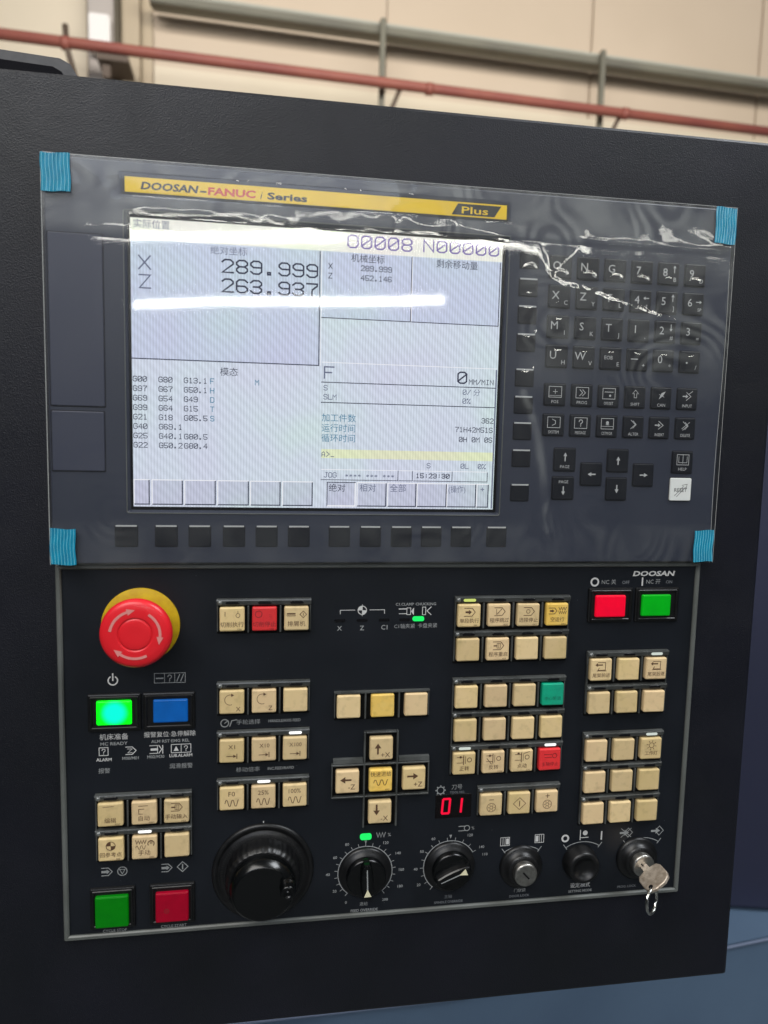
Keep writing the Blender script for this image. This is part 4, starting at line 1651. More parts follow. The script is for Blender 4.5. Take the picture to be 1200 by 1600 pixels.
def tool_disc(sign):
    def d(q, cx, cy, h):
        q.stroke(circ(cx, cy + 1.6, 2.9, 14), 0.35, h, 1, True)
        q.stroke(circ(cx, cy + 1.6, 1.1, 8), 0.35, h, 1, True)
        for k in range(6):
            a = k * math.pi / 3
            q.poly(circ(cx + 2.0 * math.cos(a), cy + 1.6 + 2.0 * math.sin(a), 0.35, 6), h, 1)
        if sign == '+':
            q.stroke([(cx - 1.2, cy - 4.2), (cx + 1.2, cy - 4.2)], 0.4, h, 1)
            q.stroke([(cx, cy - 5.4), (cx, cy - 3.0)], 0.4, h, 1)
        else:
            q.stroke([(cx - 1.3, cy - 3.6), (cx + 1.3, cy - 3.6)], 0.45, h, 1)
    return d


def diamond(q, cx, cy, h):
    q.stroke([(cx - 4.2, cy), (cx, cy - 4.0), (cx + 4.2, cy), (cx, cy + 4.0)], 0.35, h, 1, True)
    q.stroke([(cx, cy - 1.6), (cx, cy + 1.6)], 0.55, h, 1)


def turret(q, cx, cy, h):
    y = cy - 2.4
    q.poly([(cx - 4.2, y - 1.0), (cx - 2.6, y - 2.4), (cx - 2.6, y - 1.4), (cx + .8, y - 1.4), (cx + .8, y - .6), (cx - 2.6, y - .6), (cx - 2.6, y + .2)], h, 1)
    q.stroke([(cx - 2.4, y - 2.6), (cx + 2.6, y - 2.6), (cx + 2.6, y + 2.4), (cx - 2.4, y + 2.4), (cx - 1.6, y + 1.0)], 0.4, h, 1)
    q.stroke([(cx - 3.0, y + 2.9), (cx + 3.2, y + 2.9)], 0.35, h, 1)


def sun_icon(q, cx, cy, h):
    y = cy - 2.4
    q.stroke(circ(cx, y, 1.7, 14), 0.4, h, 1, True)
    for k in range(8):
        a = k * math.pi / 4 + 0.2
        q.stroke([(cx + 2.4 * math.cos(a), y + 2.4 * math.sin(a)), (cx + 3.3 * math.cos(a), y + 3.3 * math.sin(a))], 0.4, h, 1)


def fat_arrow(kind, word):
    def d(q, cx, cy, h):
        dx, dy = dict(up=(0, -1), down=(0, 1), left=(-1, 0), right=(1, 0))[kind]
        ox, oy = dict(up=(-2.2, 0), down=(-2.2, -2.0), left=(-1.0, -1.4), right=(-1.0, -1.8))[kind]
        x, y = cx + ox, cy + oy
        q.stroke([(x - dx * 2.9, y - dy * 2.9), (x + dx * .6, y + dy * .6)], 1.1, h, 1)
        q.poly([(x + dx * 3.6, y + dy * 3.6), (x + dx * .4 - dy * 2.1, y + dy * .4 + dx * 2.1), (x + dx * .4 + dy * 2.1, y + dy * .4 - dx * 2.1)], h, 1)
        wx, wy = dict(up=(2.6, 3.8), down=(2.8, 3.6), left=(2.6, 3.0), right=(2.6, 3.4))[kind]
        q.text(word, cx + wx, cy + wy, 3.4, h, 1)
    return d


def zig(q, x, y, h, mi, w_=4.2, a=1.2, n_=4, wd=0.45):
    q.stroke([(x - w_ / 2 + w_ * k / (2 * n_), y + (a if k % 2 else -a)) for k in range(2 * n_ + 1)], wd, h, mi)


def ref_icon(q, cx, cy, h):
    x, y = cx, cy - 2.4
    q.stroke(circ(x, y, 2.6, 18), 0.4, h, 1, True)
    q.poly([(x, y)] + arc(x, y, 2.5, 180, 270, 5), h, 1)
    q.poly([(x, y)] + arc(x, y, 2.5, 0, 90, 5), h, 1)


def jog_icon(q, cx, cy, h):
    zig(q, cx - 2.0, cy - 3.8, h, 1, 6.0, 1.1, 4)
    sine(-0.4, 1.1, 2.6, 2, -2.0, 0.3)(q, cx, cy, h)
    q.stroke(arc(cx + 3.8, cy - 2.6, 1.8, 150, 400, 10), 0.5, h, 1)
    q.stroke([(cx + 3.4, cy - 4.6), (cx + 3.4, cy - 2.6)], 0.4, h, 1)
    q.stroke([(cx + 4.3, cy - 4.6), (cx + 4.3, cy - 2.6)], 0.4, h, 1)


def dry_run(q, cx, cy, h):
    tag_icon('arrow', -3.2, -2.4, 0.75)(q, cx, cy, h)
    zig(q, cx + 3.2, cy - 3.8, h, 1, 5.0, 0.9, 3, 0.4)
    zig(q, cx + 3.2, cy - 1.4, h, 1, 5.0, 0.9, 4, 0.4)


N0 = (None, None, None, None)
# upper left row: spindle start / stop / coolant
block('three-key block with a red middle key, at the top left beside the emergency stop', [47.6, 66.4, 85.2], [217.2],
      [[(None, multi(big('I', -4.0, -3.4, 3.0), lambda q, cx, cy, h: (q.stroke(circ(cx + 3.4, cy - 2.4, 1.2, 10), .3, h, 1, True), q.stroke([(cx + 3.4, cy - 5), (cx + 3.4, cy - 3.8)], .3, h, 1)), cn('切削执行', 3.0, 2.5), tiny('ON')), 'ink', None),
        ('cap_red', multi(lambda q, cx, cy, h: q.stroke(circ(cx - 3.4, cy - 3.0, 2.0, 12), .4, h, 1, True), big('::', 3.4, -2.4, 2.4), cn('切削停止', 3.0, 2.5), tiny('OFF')), 'ink_red', 'red button'),
        (None, multi(lambda q, cx, cy, h: (q.stroke([(cx - 5.2, cy - 3), (cx - 1, cy - 3)], .9, h, 1), q.stroke([(cx - 5.6, cy - 1.8), (cx - .6, cy - 1.8)], .4, h, 1), q.stroke([(cx + 2.0, cy - 2.6), (cx + 4.0, cy - 4.6), (cx + 6.0, cy - 2.6), (cx + 4.0, cy - .6)], .4, h, 1, True), q.stroke([(cx + 4.0, cy - 3.2), (cx + 4.0, cy - 2.0)], .4, h, 1)), cn('排屑机', 3.0, 2.6), tiny('')), 'ink', None)]],
      [[None, None, None]])
block('three-key block marked X and Z with a blank third key, second in the left-centre column', [47.6, 66.4, 85.1], [267.4],
      [[(None, curl('X'), None, None), (None, curl('Z'), None, None), N0]], [[None] * 3])
block('three-key block marked X1, X10 and X100 in the left-centre column', [47.6, 66.4, 85.1], [297.6],
      [[(None, multi(big('X1', 0, -2.8, 2.6, 1.1), arrow_bar()), None, None), (None, multi(big('X10', 0.4, -2.8, 2.6), arrow_bar()), None, None),
        (None, multi(big('X100', 0.3, -2.8, 2.6, .95), arrow_bar()), None, None)]], [[None, None, 'led_white']])
block('three-key block marked F0, 25% and 100% above the handwheel', [47.6, 66.4, 85.2], [327.5],
      [[(None, multi(big('F0', 0, -3.2, 3.0, 1.1), sine()), None, None), (None, multi(big('25%', 0, -3.2, 2.9), sine()), None, None),
        (None, multi(big('100%', 0, -3.2, 2.9, .95), sine()), None, None)]], [[None, 'led_white', None]])
block('six-key block at the lower left above the two cycle push buttons', [-22.3, -3.2, 15.4], [333.4, 355.0],
      [[(None, multi(lambda q, cx, cy, h: q.stroke([(cx - 4, cy - 5), (cx + 2, cy - 5.2)], .3, h, 1), cn('编辑', 3.4, 2.5), tiny('EDIT')), None, None),
        (None, multi(lambda q, cx, cy, h: (q.stroke([(cx - 3, cy - 4.6), (cx + 2, cy - 4.6)], .35, h, 1), q.stroke([(cx + 0, cy - 2.6), (cx - 3, cy - 2.6), (cx - 3, cy + .4), (cx - 1, cy + .4)], .35, h, 1)), cn('自动', 3.2, 2.6), tiny('MEM')), None, None),
        (None, multi(tag_icon('box', 0, -2.8, .95), cn('手动输入', 3.0, 2.4), tiny('MDI')), None, None)],
       [(None, multi(ref_icon, cn('回参考点', 3.0, 2.3), tiny('REF')), None, None),
        (None, multi(jog_icon, cn('手动', 2.9, 2.6), tiny('JOG')), None, None), N0]],
      [[None] * 3, [None, 'led_white', None]])
block('three blank keys, the middle one brighter, above the arrow-key cross', [117.4, 138.3, 159.3], [272.8],
      [[N0, ('cap_yellow', None, None, 'brighter yellow blank button'), N0]], None, strip=False)
block('eight-key block with a yellow key at its upper right corner, nearest the top', [191.2, 210.4, 229.5, 248.4], [217.2, 238.9],
      [[(None, multi(tag_icon('arrow'), cn('单段执行', 3.0, 2.3), tiny('SBK')), None, None), (None, multi(tag_icon('slash'), cn('程序跳过', 3.0, 2.3), tiny('BDT')), None, None),
        (None, multi(tag_icon('ring'), cn('选择停止', 3.0, 2.3), tiny('OPT')), None, None), ('cap_yellow', multi(dry_run, cn('空运行', 3.0, 2.3), tiny('DRN')), None, 'yellow button')],
       [N0, (None, multi(tag_icon('box'), cn('程序重启', 3.0, 2.3), tiny('RST')), None, None), N0, N0]],
      [['led_yellow', None, None, None], [None] * 4])
block('twelve-key block with one green key and one red key at its right side', [191.4, 210.5, 229.4, 248.1], [269.2, 290.9, 312.5],
      [[N0, N0, N0, ('cap_green', multi(big('- - - -', 0, -3.4, 1.6), cn('中心架·进', 2.4, 1.9)), 'ink_green', 'green button')],
       [N0, N0, N0, N0],
       [(None, multi(chuck(0), cn('正转', 3.0, 2.4)), None, None), (None, multi(chuck(1), cn('反转', 3.0, 2.4), tiny('CCW')), None, None),
        (None, multi(chuck(2), cn('点动', 3.0, 2.4), tiny('JOG')), None, None), ('cap_red', multi(lambda q, cx, cy, h: (q.stroke([(cx - 4, cy - 3.6), (cx + 1, cy - 3.6)], .35, h, 1), q.stroke(circ(cx + 3, cy - 2.6, 1.5, 10), .4, h, 1, True), q.stroke([(cx - 3.6, cy - 1.6), (cx + 1, cy - 1.6)], .35, h, 1)), cn('主轴停止', 2.8, 2.1)), 'ink_red', 'red button')]],
      [[None] * 4, [None] * 4, ['led_soft', None, None, 'led_white']])
block('three-key block with minus and plus turret keys beside the red 01 display', [210.2, 229.0, 247.7], [340.9],
      [[(None, tool_disc('-'), None, None), (None, diamond, None, None), (None, tool_disc('+'), None, None)]], None)
block('six-key block at the right under the red and green NC buttons', [279.9, 299.0, 318.1], [254.1, 276.2],
      [[(None, multi(turret, cn('尾架前进', 3.4, 2.2), tiny('')), None, None), N0, (None, multi(turret, cn('尾架后退', 3.4, 2.2), tiny('')), None, None)], [N0, N0, N0]],
      [[None, None, 'led_soft'], [None] * 3])
block('nine-key block at the right with a single lamp symbol key', [280.0, 299.0, 318.0], [308.3, 329.8, 351.3],
      [[N0, N0, (None, multi(sun_icon, cn('工作灯', 2.9, 2.2), tiny('')), None, None)], [N0] * 3, [N0] * 3],
      [[None, None, 'led_soft'], [None] * 3, [None] * 3])

# ---- arrow key cross
xt = thing('button_block', 145.6, 358, P0, 'cross-shaped block of four arrow keys round a yellow centre key', 'button block', 'key blocks on the operator panel')
cx_, cy_ = [117.5, 138.2, 159.3], [300.2, 320.7, 341.6]
q = MB()
q.poly([(135.2, 297.6), (155.8, 297.6), (155.8, 318.6), (176.0, 318.6), (176.0, 338.4), (155.8, 338.4), (155.8, 358.8), (135.2, 358.8), (135.2, 338.4), (115.2, 338.4), (115.2, 318.6), (135.2, 318.6)], 1.3)
q.build('base_plate', 'well', xt)
q_ = [(134.6, 296.9, 135.8, 359.0), (155.2, 296.9, 156.4, 359.0), (114.8, 317.2, 176.4, 318.4), (114.8, 338.0, 176.4, 339.2), (136.0, 296.9, 155.0, 298.0),
      (114.8, 318.6, 115.6, 337.8), (175.6, 318.6, 176.4, 337.8)]
for k, (a, y0, c, y1) in enumerate(q_):
    q = MB()
    q.rbox(a, c, y0, y1, 1.1, 3.9 - 0.03 * k, r=0.3, b=0.35)
    q.build('divider', 'frame', xt)
for a, y0, c, y1 in ((115.8, 313.9, 134.2, 317.0), (156.8, 313.9, 176.2, 317.0)):
    q = MB()
    q.loft([[(xx, yy, hh) for yy, hh in ((y0, 1.0), (y0 + .4, 3.2), (y1 - .2, 3.6), (y1, 1.0))] for xx in (a, c)], cap0=True)
    q.build('shoulder_strip', 'frame', xt)
for x, y, cm, dr, lb in ((cx_[1], cy_[0], 'cap0', fat_arrow('up', '+X'), None), (cx_[0], cy_[1], 'cap1', fat_arrow('left', '-Z'), None),
                         (cx_[1], cy_[1], 'cap_yellow', multi(cn('快速进给', -4.2, 2.4), sine(1.2, 1.7, 4.0, 2), tiny('RPD')), 'yellow button'),
                         (cx_[2], cy_[1], 'cap2', fat_arrow('right', '+Z'), None), (cx_[1], cy_[2], 'cap0', fat_arrow('down', '-X'), None)):
    me_, o_ = cap_mesh(x, y, dr, cm)
    pr = {'label': lb} if lb else {}
    put('button', me_, o_, xt, **pr)

# ---- illuminated push buttons
def lamp_button(x0, x1, y0, y1, bx, lens, label, hl=2.6, group='illuminated push buttons', hole=None, hb2=2.2):
    t = thing('push_button', (x0 + x1) / 2, y1, P0, label, 'push button', group)
    q = MB()
    a, c, d_, e = bx
    q.loft([rr(a, c, d_, e, 1.0, i, h, 3) for h, i in ((1.02, 0), (hb2, 0.3), (hb2 + .3, 1.0))], 0)
    L = [(hb2 + .3, 2.6)]
    q.frame(a + 1.4, c - 1.4, d_ + 1.4, e - 1.4, 1.5, hb2, hb2 + 1.1, r=1.0, b=0.35, mi=0)
    q.build('bezel_frame', ['black'], t)
    q = MB()
    hb_ = hb2 + 0.35
    Lq = [(hb_ - 0.2, 0), (hb_ + hl - 0.7, 0.1), (hb_ + hl - 0.2, 0.45), (hb_ + hl, 1.0)]
    q.loft([rr(x0, x1, y0, y1, 1.0, i, h, 3) for h, i in Lq], 0)
    q.build('lens', [lens], t)
    if hole:
        q = MB()
        hx, hy = hole
        q.stroke(circ(hx, hy, 1.3, 12), 0.5, hb_ + hl + 0.05, 0, True)
        q.poly(circ(hx, hy, 0.5, 8), hb_ + hl + 0.05, 0)
        q.build('lens_mark', 'ink_red', t)
    return t


lamp_button(-22.4, -2.6, 271.9, 286.7, (-27.6, 2.6, 268.2, 291.0), 'lens_lit', 'bright lit green square push button below the emergency stop', 1.0)
lamp_button(9.4, 29.3, 272.1, 286.4, (3.2, 33.4, 268.2, 291.0), 'lens_blue', 'blue square push button beside the lit green one', 1.0)
lamp_button(281.5, 302.0, 212.8, 227.0, (277.2, 307.6, 208.2, 231.0), 'lens_red', 'bright red push button marked NC OFF at the upper right', 1.6)
lamp_button(313.1, 333.2, 212.7, 226.8, (309.2, 339.6, 208.2, 231.0), 'lens_green', 'green push button marked NC ON at the upper right corner', 1.6)
lamp_button(-24.9, -5.8, 392.0, 411.8, (-28.4, -2.0, 387.8, 414.0), 'lens_green_dark', 'dark green square push button at the bottom left corner', 2.4)
lamp_button(9.8, 29.2, 392.2, 411.2, (5.9, 32.8, 387.8, 414.0), 'lens_red_dark', 'dark red square push button at the bottom, beside the dark green one', 2.4, hole=(16.4, 403.6))

# ---- emergency stop
es = thing('emergency_stop', 3.2, 246, P0, 'large round red mushroom emergency stop button on a yellow disc', 'emergency stop')
EX, EY = 2.9, 227.8
q = MB()
q.lathe(EX, EY, [(22.0, 1.05), (22.0, 2.2), (21.6, 2.6), (12.0, 2.6)], 72, cap=False)
q.build('yellow_disc', 'estop_yellow', es)
q = MB()
q.lathe(EX, EY, [(15.5, 2.4), (15.2, 10.0), (13.6, 11.5), (10.5, 12.5), (10.5, 16)], 48, cap=False)
q.build('collar', 'estop_yellow', es)
q = MB()
Z = 22.0
q.lathe(EX + 0.6, EY, [(12, 14.0), (18.0, 14.4), (19.2, 16.0), (19.6, 18.0), (19.2, Z - 1.9), (18.2, Z - 0.7), (16.8, Z - 0.1), (13.5, Z + 0.2), (10.0, Z + 0.25), (9.4, Z + 0.2),
                       (9.1, Z - 0.3), (8.9, Z - 0.3), (8.6, Z + 0.05), (7.8, Z + 0.25), (4, Z + 0.15), (0.2, Z + 0.1)], 72)
cap_ = q.build('red_cap', 'estop_red', es)
q = MB()
zt = Z + 0.33
for a0 in (208, 322, 82):
    q.stroke(arc(EX + 0.6, EY, 13.4, a0 - 16, a0 + 46, 16), 1.5, zt - 0.02)
    aa = math.radians(a0 + 46)
    cxp, cyp = EX + 0.6 + 13.4 * math.cos(aa), EY + 13.4 * math.sin(aa)
    tx, ty = -math.sin(aa), math.cos(aa)
    nx, ny = math.cos(aa), math.sin(aa)
    q.poly([(cxp + tx * 4.0, cyp + ty * 4.0), (cxp - tx * 0.4 + nx * 1.9, cyp - ty * 0.4 + ny * 1.9), (cxp - tx * 0.4 - nx * 1.9, cyp - ty * 0.4 - ny * 1.9)], zt)
q.build('turn_arrows', 'estop_arrow', cap_)

# ---- handwheel
hw = thing('handwheel', 73.7, 415, P0, 'large round black handwheel with a small crank grip at the bottom', 'handwheel')
HX, HY = 73.7, 384.5
q = MB()
q.lathe(HX, HY, [(31.2, 1.05), (31.0, 2.2), (29.8, 3.0), (28.4, 2.9), (27.6, 2.2), (26.6, 2.2), (26.0, 3.0), (21, 3.2)], 96, cap=True)
dial = q.build('dial_ring', 'black', hw)
q = MB()
for k in range(100):
    a = 2 * math.pi * k / 100
    r1 = 24.5 if k % 10 else 23.4
    q.stroke([(HX + r1 * math.cos(a), HY + r1 * math.sin(a)), (HX + 25.6 * math.cos(a), HY + 25.6 * math.sin(a))], 0.16, 3.25)
q.build('scale_marks', mat('faint_grey_print', (0.035, 0.035, 0.035, 1), 0.5), dial, kind='stuff')
q = MB()
q.lathe(HX, HY, [(22.6, 3.0), (22.4, 11.0), (21.6, 13.4), (20.6, 14.2), (20.2, 15.0)], 140, cap=True, rf=lambda a: 1 + 0.008 * math.cos(a * 35))
q.build('knurled_hub', 'black', hw)
q = MB()
q.lathe(HX + 0.2, HY + 0.3, [(19.4, 14.8), (19.6, 19.2), (19.4, 19.9), (16.9, 23.2), (16.4, 23.6), (16.0, 23.65), (10, 23.7), (0.3, 23.7)], 96, cap=True)
q.build('wheel_face', 'black_gloss', hw)
q = MB()
gx, gy = 88.4, 381.0
q.lathe(gx, gy, [(5.0, 23.6), (4.8, 24.4), (4.3, 25.0), (4.2, 28.0), (4.4, 29.4), (4.0, 30.2), (3.2, 30.4), (2.4, 30.3), (2.2, 29.6), (1.2, 29.6), (1.0, 30.1), (0.2, 30.2)], 36)
q.build('crank_grip', 'black_gloss', hw)
sym(lambda q: (q.stroke([(73.7, 352.4), (73.7, 355.6)], 0.6, P0)), 'print_white', 'printed_mark')

# ---- rotary override dials
def rotary(cx, cy, ang, label, labels):
    t = thing('rotary_switch', cx, cy + 17, P0, label, 'rotary switch', 'override dials at the bottom')
    q = MB()
    q.lathe(cx, cy, [(16.6, 1.05), (16.4, 2.2), (15.6, 2.8), (13.6, 3.4), (12.9, 5.0)], 72)
    q.build('dial_skirt', 'black', t)
    q = MB()
    # grip: a rounded bar standing across the skirt
    ca, sa = math.cos(math.radians(ang)), math.sin(math.radians(ang))

    def loc(u, v, h):
        return (cx + u * ca - v * sa, cy + u * sa + v * ca, h)
    q.lathe(cx, cy, [(12.6, 4.9), (12.4, 7.6), (11.6, 8.5)], 60)
    q.build('knob_body', 'black_gloss', t)
    q = MB()
    prof = [(-12.4, 1.8), (-10.5, 3.0), (-5, 3.9), (0, 4.2), (5, 3.9), (9.5, 3.2), (12.0, 2.0)]
    lps = []
    for sc, h in ((1.0, 8.4), (0.95, 10.6), (0.85, 12.2), (0.70, 12.9), (0.5, 13.1)):
        lp = [loc(u * (1 - (1 - sc) * .25), v * sc, h) for u, v in prof] + [loc(u * (1 - (1 - sc) * .25), -v * sc, h) for u, v in prof[::-1]]
        lps.append(lp)
    q.loft(lps, 0, False)
    grip = q.build('knob_grip', 'black_gloss', t)
    q = MB()
    q.face(q.add([loc(-9, .3, 13.2), loc(4.2, .4, 13.2), loc(4.2, -.4, 13.2), loc(-9, -.3, 13.2)]), 1)
    q.face(q.add([loc(3.6, 0, 13.3), loc(8.6, 2.3, 13.25), loc(8.6, -2.3, 13.25)]), 0)
    q.build('pointer_mark', ['pointer', 'print_grey'], grip)
    # printed ring and scale on the plate
    q = MB()
    a0, a1 = labels[0]
    q.stroke(arc(cx, cy, 17.3, a0, a1, 60), 0.55, P0 + 0.02)
    nt_ = labels[1]
    for k in range(nt_):
        a = math.radians(a0 + (a1 - a0) * k / (nt_ - 1))
        q.stroke([(cx + 17.8 * math.cos(a), cy + 17.8 * math.sin(a)), (cx + 19.4 * math.cos(a), cy + 19.4 * math.sin(a))], 0.4, P0 + 0.02)
    q.poly([(cx - 0.9, cy - 21.4), (cx + 0.9, cy - 21.4), (cx, cy - 18.8)], P0 + 0.02)
    q.build('printed_scale', 'print_grey', op)
    for st, x, y in labels[2]:
        pt(st, x, y, 1.9, 'print_grey')


rotary(137.4, 390.2, 88, 'black rotary dial with upright grip, left of the two, under a green lamp',
       ((130, 410), 21, [('80', 125.6, 370.8), ('60', 118.2, 379.0), ('40', 113.8, 390.1), ('20', 118.2, 401.5), ('120', 150.3, 371.3), ('140', 158.4, 378.8), ('160', 160.8, 390.1), ('180', 160.2, 401.3), ('200', 150.6, 409.6), ('0', 125.5, 409.6)]))
rotary(192.4, 390.2, -22, 'black rotary dial with slanting grip, right of the two',
       ((130, 330), 13, [('60', 181.1, 370.8), ('50', 173.8, 378.9), ('40', 170.0, 390.6), ('20', 172.3, 401.4), ('120', 205.4, 369.8), ('140', 213.4, 378.4), ('110', 215.8, 383.6)]))
gl_ = thing('indicator_lamp', 137.2, 366.4, P0, 'small lit green indicator lamp above the left rotary dial', 'indicator lamp')
q = MB()
q.loft([rr(133.6, 141.0, 364.3, 368.3, 1.6, i, h, 4) for h, i in ((1.0, 0), (1.9, 0.1), (2.3, 0.5))])
q.build('lens', 'led_green', gl_)
gl_ = thing('indicator_lamp', 167.6, 226.8, P0, 'small lit green indicator lamp under the chucking symbol', 'indicator lamp')
q = MB()
q.loft([rr(163.4, 170.8, 225.1, 228.2, 1.4, i, h, 4) for h, i in ((1.0, 0), (1.7, 0.1), (2.0, 0.5))])
q.build('lens', 'led_green', gl_)
pt('进给', 136.9, 411.5, 2.0, 'print_grey')
pt('FEED OVERRIDE', 137.4, 415.7, 1.9, 'print_grey', xs=0.95)
pt('主轴', 192.0, 411.0, 2.0, 'print_dim')
pt('SPINDLE OVERRIDE', 192.4, 414.6, 1.7, 'print_dim', xs=0.95)
sym(lambda q: (zig(q, 147.0, 365.9, P0, 0, 5.6, 1.5, 3, 0.5), q.text('%', 152.4, 366.0, 2.3, P0)), 'print_grey')
sym(lambda q: (q.stroke([(197.6, 363.6), (202, 363.6)], .5, P0), q.stroke([(197.6, 366.6), (202, 366.6)], .5, P0), q.stroke(circ(203, 365, 1.8, 10), .5, P0, 0, True), q.text('%', 207.0, 365.1, 2.2, P0)), 'print_grey')

# ---- key switches
def key_switch(cx, cy, label, slot_ang, cat='key switch'):
    t = thing('key_switch', cx, cy + 10, P0, label, cat, 'key switches at the bottom right')
    q = MB()
    q.lathe(cx, cy, [(14.5, 1.05), (14.3, 2.6), (13.2, 3.4), (11.2, 3.6), (10.6, 6.5), (9.6, 7.4), (8.0, 7.6)], 60)
    q.build('switch_body', 'black', t)
    q = MB()
    q.lathe(cx, cy, [(7.7, 7.4), (7.7, 10.6), (7.4, 11.4), (6.8, 11.8), (6.2, 11.75), (0.3, 11.75)], 48)
    cyl = q.build('lock_cylinder', 'metal', t)
    q = MB()
    a = math.radians(slot_ang)
    q.stroke([(cx - 2.6 * math.cos(a), cy - 2.6 * math.sin(a)), (cx + 2.6 * math.cos(a), cy + 2.6 * math.sin(a))], 1.0, 11.9)
    q.build('keyhole', 'slot', cyl)
    return t


key_switch(240.3, 393.6, 'empty round metal key switch at the bottom, left of the black selector', 48)
key_switch(321.6, 393.4, 'round metal key switch at the bottom right corner with the key in it', 40)
for cx, lead in ((240.6, 0), (282.8, 0), (325.2, 0)):
    sym(lambda q: (q.stroke(arc(cx, 401.5, 21.8, 238, 302, 16), 0.5, P0),
                   q.stroke([(cx - 13.4, 381.0), (cx - 11.0, 384.2)], 0.5, P0), q.stroke([(cx + 13.4, 381.0), (cx + 11.0, 384.2)], 0.5, P0)), 'print_grey')
sel = thing('selector_switch', 281.5, 404, P0, 'round all-black selector switch between the two metal key switches', 'selector switch')
q = MB()
q.lathe(280.8, 393.0, [(11.8, 1.05), (11.6, 4.0), (11.0, 5.2), (10.6, 9.2), (9.6, 10.2), (7.5, 10.3), (7.2, 8.5), (0.3, 8.3)], 60)
q.build('selector_knob', 'black', sel)


def door_icon(x, y, flip):
    def d(q):
        q.stroke(rect4(x - 3.0, x + 3.0, y - 2.8, y + 2.8), 0.35, P0, 0, True)
        for k in (-1.4, 0.0):
            q.stroke([(x + k * flip, y - 2.6), (x + k * flip, y + 2.6)], 0.3, P0)
        q.poly(rect4(x + (0.7 if flip > 0 else -2.6), x + (2.6 if flip > 0 else -0.7), y - 2.0, y + 2.0), P0)
    return d


sym(door_icon(229.0, 376.0, 1))
sym(door_icon(252.4, 375.4, -1))
sym(lambda q: q.stroke(circ(270.4, 376.6, 2.1, 18), 1.2, P0, 0, True))
sym(lambda q: (q.poly(circ(284.2, 373.6, 1.7, 14), P0), q.stroke([(280.8, 371.6), (280.8, 378.2)], 0.6, P0), q.stroke([(281.2, 376.8), (286.4, 376.8)], 0.5, P0)))
sym(lambda q: q.stroke([(295.8, 373.6), (295.8, 378.6)], 1.0, P0))


def lock_icon(x, y, star):
    def d(q):
        q.poly([(x - 4.4, y - .7), (x - 1, y - .7), (x - 1, y - 2.0), (x + 2.2, y), (x - 1, y + 2.0), (x - 1, y + .7), (x - 4.4, y + .7)], P0)
        q.stroke([(x - 1.4, y), (x + 1.6, y - 3.2), (x + 4.6, y), (x + 1.6, y + 3.2)], 0.45, P0, 0, True)
        if star:
            q.stroke([(x - 3.4, y - 3.0), (x + 3.6, y + 3.0)], 0.45, P0)
            q.stroke([(x - 3.4, y + 3.0), (x + 3.6, y - 3.0)], 0.45, P0)
    return d


sym(lock_icon(313.2, 375.4, True), 'print_grey')
sym(lock_icon(335.6, 375.4, False), 'print_grey')
pt('门联锁', 240.6, 410.6, 2.0, 'print_grey')
pt('DOOR LOCK', 240.4, 414.3, 1.7, 'print_dim')
pt('设定模式', 282.6, 410.2, 2.6, 'print_white')
pt('SETTING MODE', 282.7, 414.2, 1.8, 'print_grey', xs=0.95)
pt('PROG. LOCK', 316.0, 413.6, 1.7, 'print_dim')

# ---- key and ring
ky = thing('door_key', 322, 395, 12, 'worn pale metal key with a rough head stuck in the right key switch', 'key')
KX, KY = 321.6, 393.4
ka = math.radians(-38)          # direction of the blade's flat side in the panel plane
ux, uy = math.cos(ka), math.sin(ka)
q = MB()


def kp(u, h, t):
    """u along the flat side, h out of the panel, t thickness"""
    return (KX + ux * u - uy * t, KY + uy * u + ux * t, h)


blade = [(-2.2, 11.0), (2.2, 11.0), (2.4, 15.5), (7.2, 16.6), (8.8, 19.5), (8.9, 27.0), (7.6, 30.4), (3.6, 32.4), (-3.6, 32.4), (-7.6, 30.4), (-8.9, 27.0), (-8.8, 19.5), (-7.2, 16.6), (-2.4, 15.5)]
lo_ = []
cu_, ch_ = 0, 24.0
for t_, sc in ((-1.15, 0.94), (-0.85, 1.0), (0.85, 1.0), (1.15, 0.94)):
    lo_.append([kp(u * sc, ch_ + (h - ch_) * sc, t_) for u, h in blade])
q.loft(lo_, cap0=True)
q.build('key_head', 'brass', ky)
q = MB()
for t_ in (-1.22, 1.22):
    pts_ = [kp(-5.2 + 1.5 * math.cos(a), 28.6 + 1.5 * math.sin(a), t_) for a in [2 * math.pi * k / 14 for k in range(14)]]
    q.face(q.add(pts_))
q.build('key_hole', 'slot', ky)
# split ring through the hole, hanging
ring = thing('key_ring', 315, 410, 24, 'small shiny steel ring hanging from the key at the bottom right', 'key ring')
hp = Vector(kp(-5.4, 28.6, 0))
cxr = Vector((hp.x + 0.2, hp.y + 8.0, hp.z + 0.8))
rp = []
for k in range(53):
    a = 2 * math.pi * k / 26
    rad = 8.2
    hor = Vector((0.80, 0.05, -0.60)).normalized()
    ver = Vector((0.04, 1.0, 0.05)).normalized()
    p = cxr + hor * (rad * math.sin(a)) * 0.92 - ver * (rad * math.cos(a)) + hor.cross(ver) * (0.85 * (k / 52 - .5))
    rp.append(W(p.x, p.y, p.z))
tube_world('ring_wire', rp, 0.00085, 'steel', ring, 10)

# ---- two digit tool display
td = thing('digit_display', 193, 355, P0, 'small black window showing 01 in glowing red digits', 'display')
q = MB()
q.rbox(181.6, 205.2, 341.6, 357.2, 1.02, 1.25, r=0.6, b=0.05)
q.build('display_window', 'glass', td)


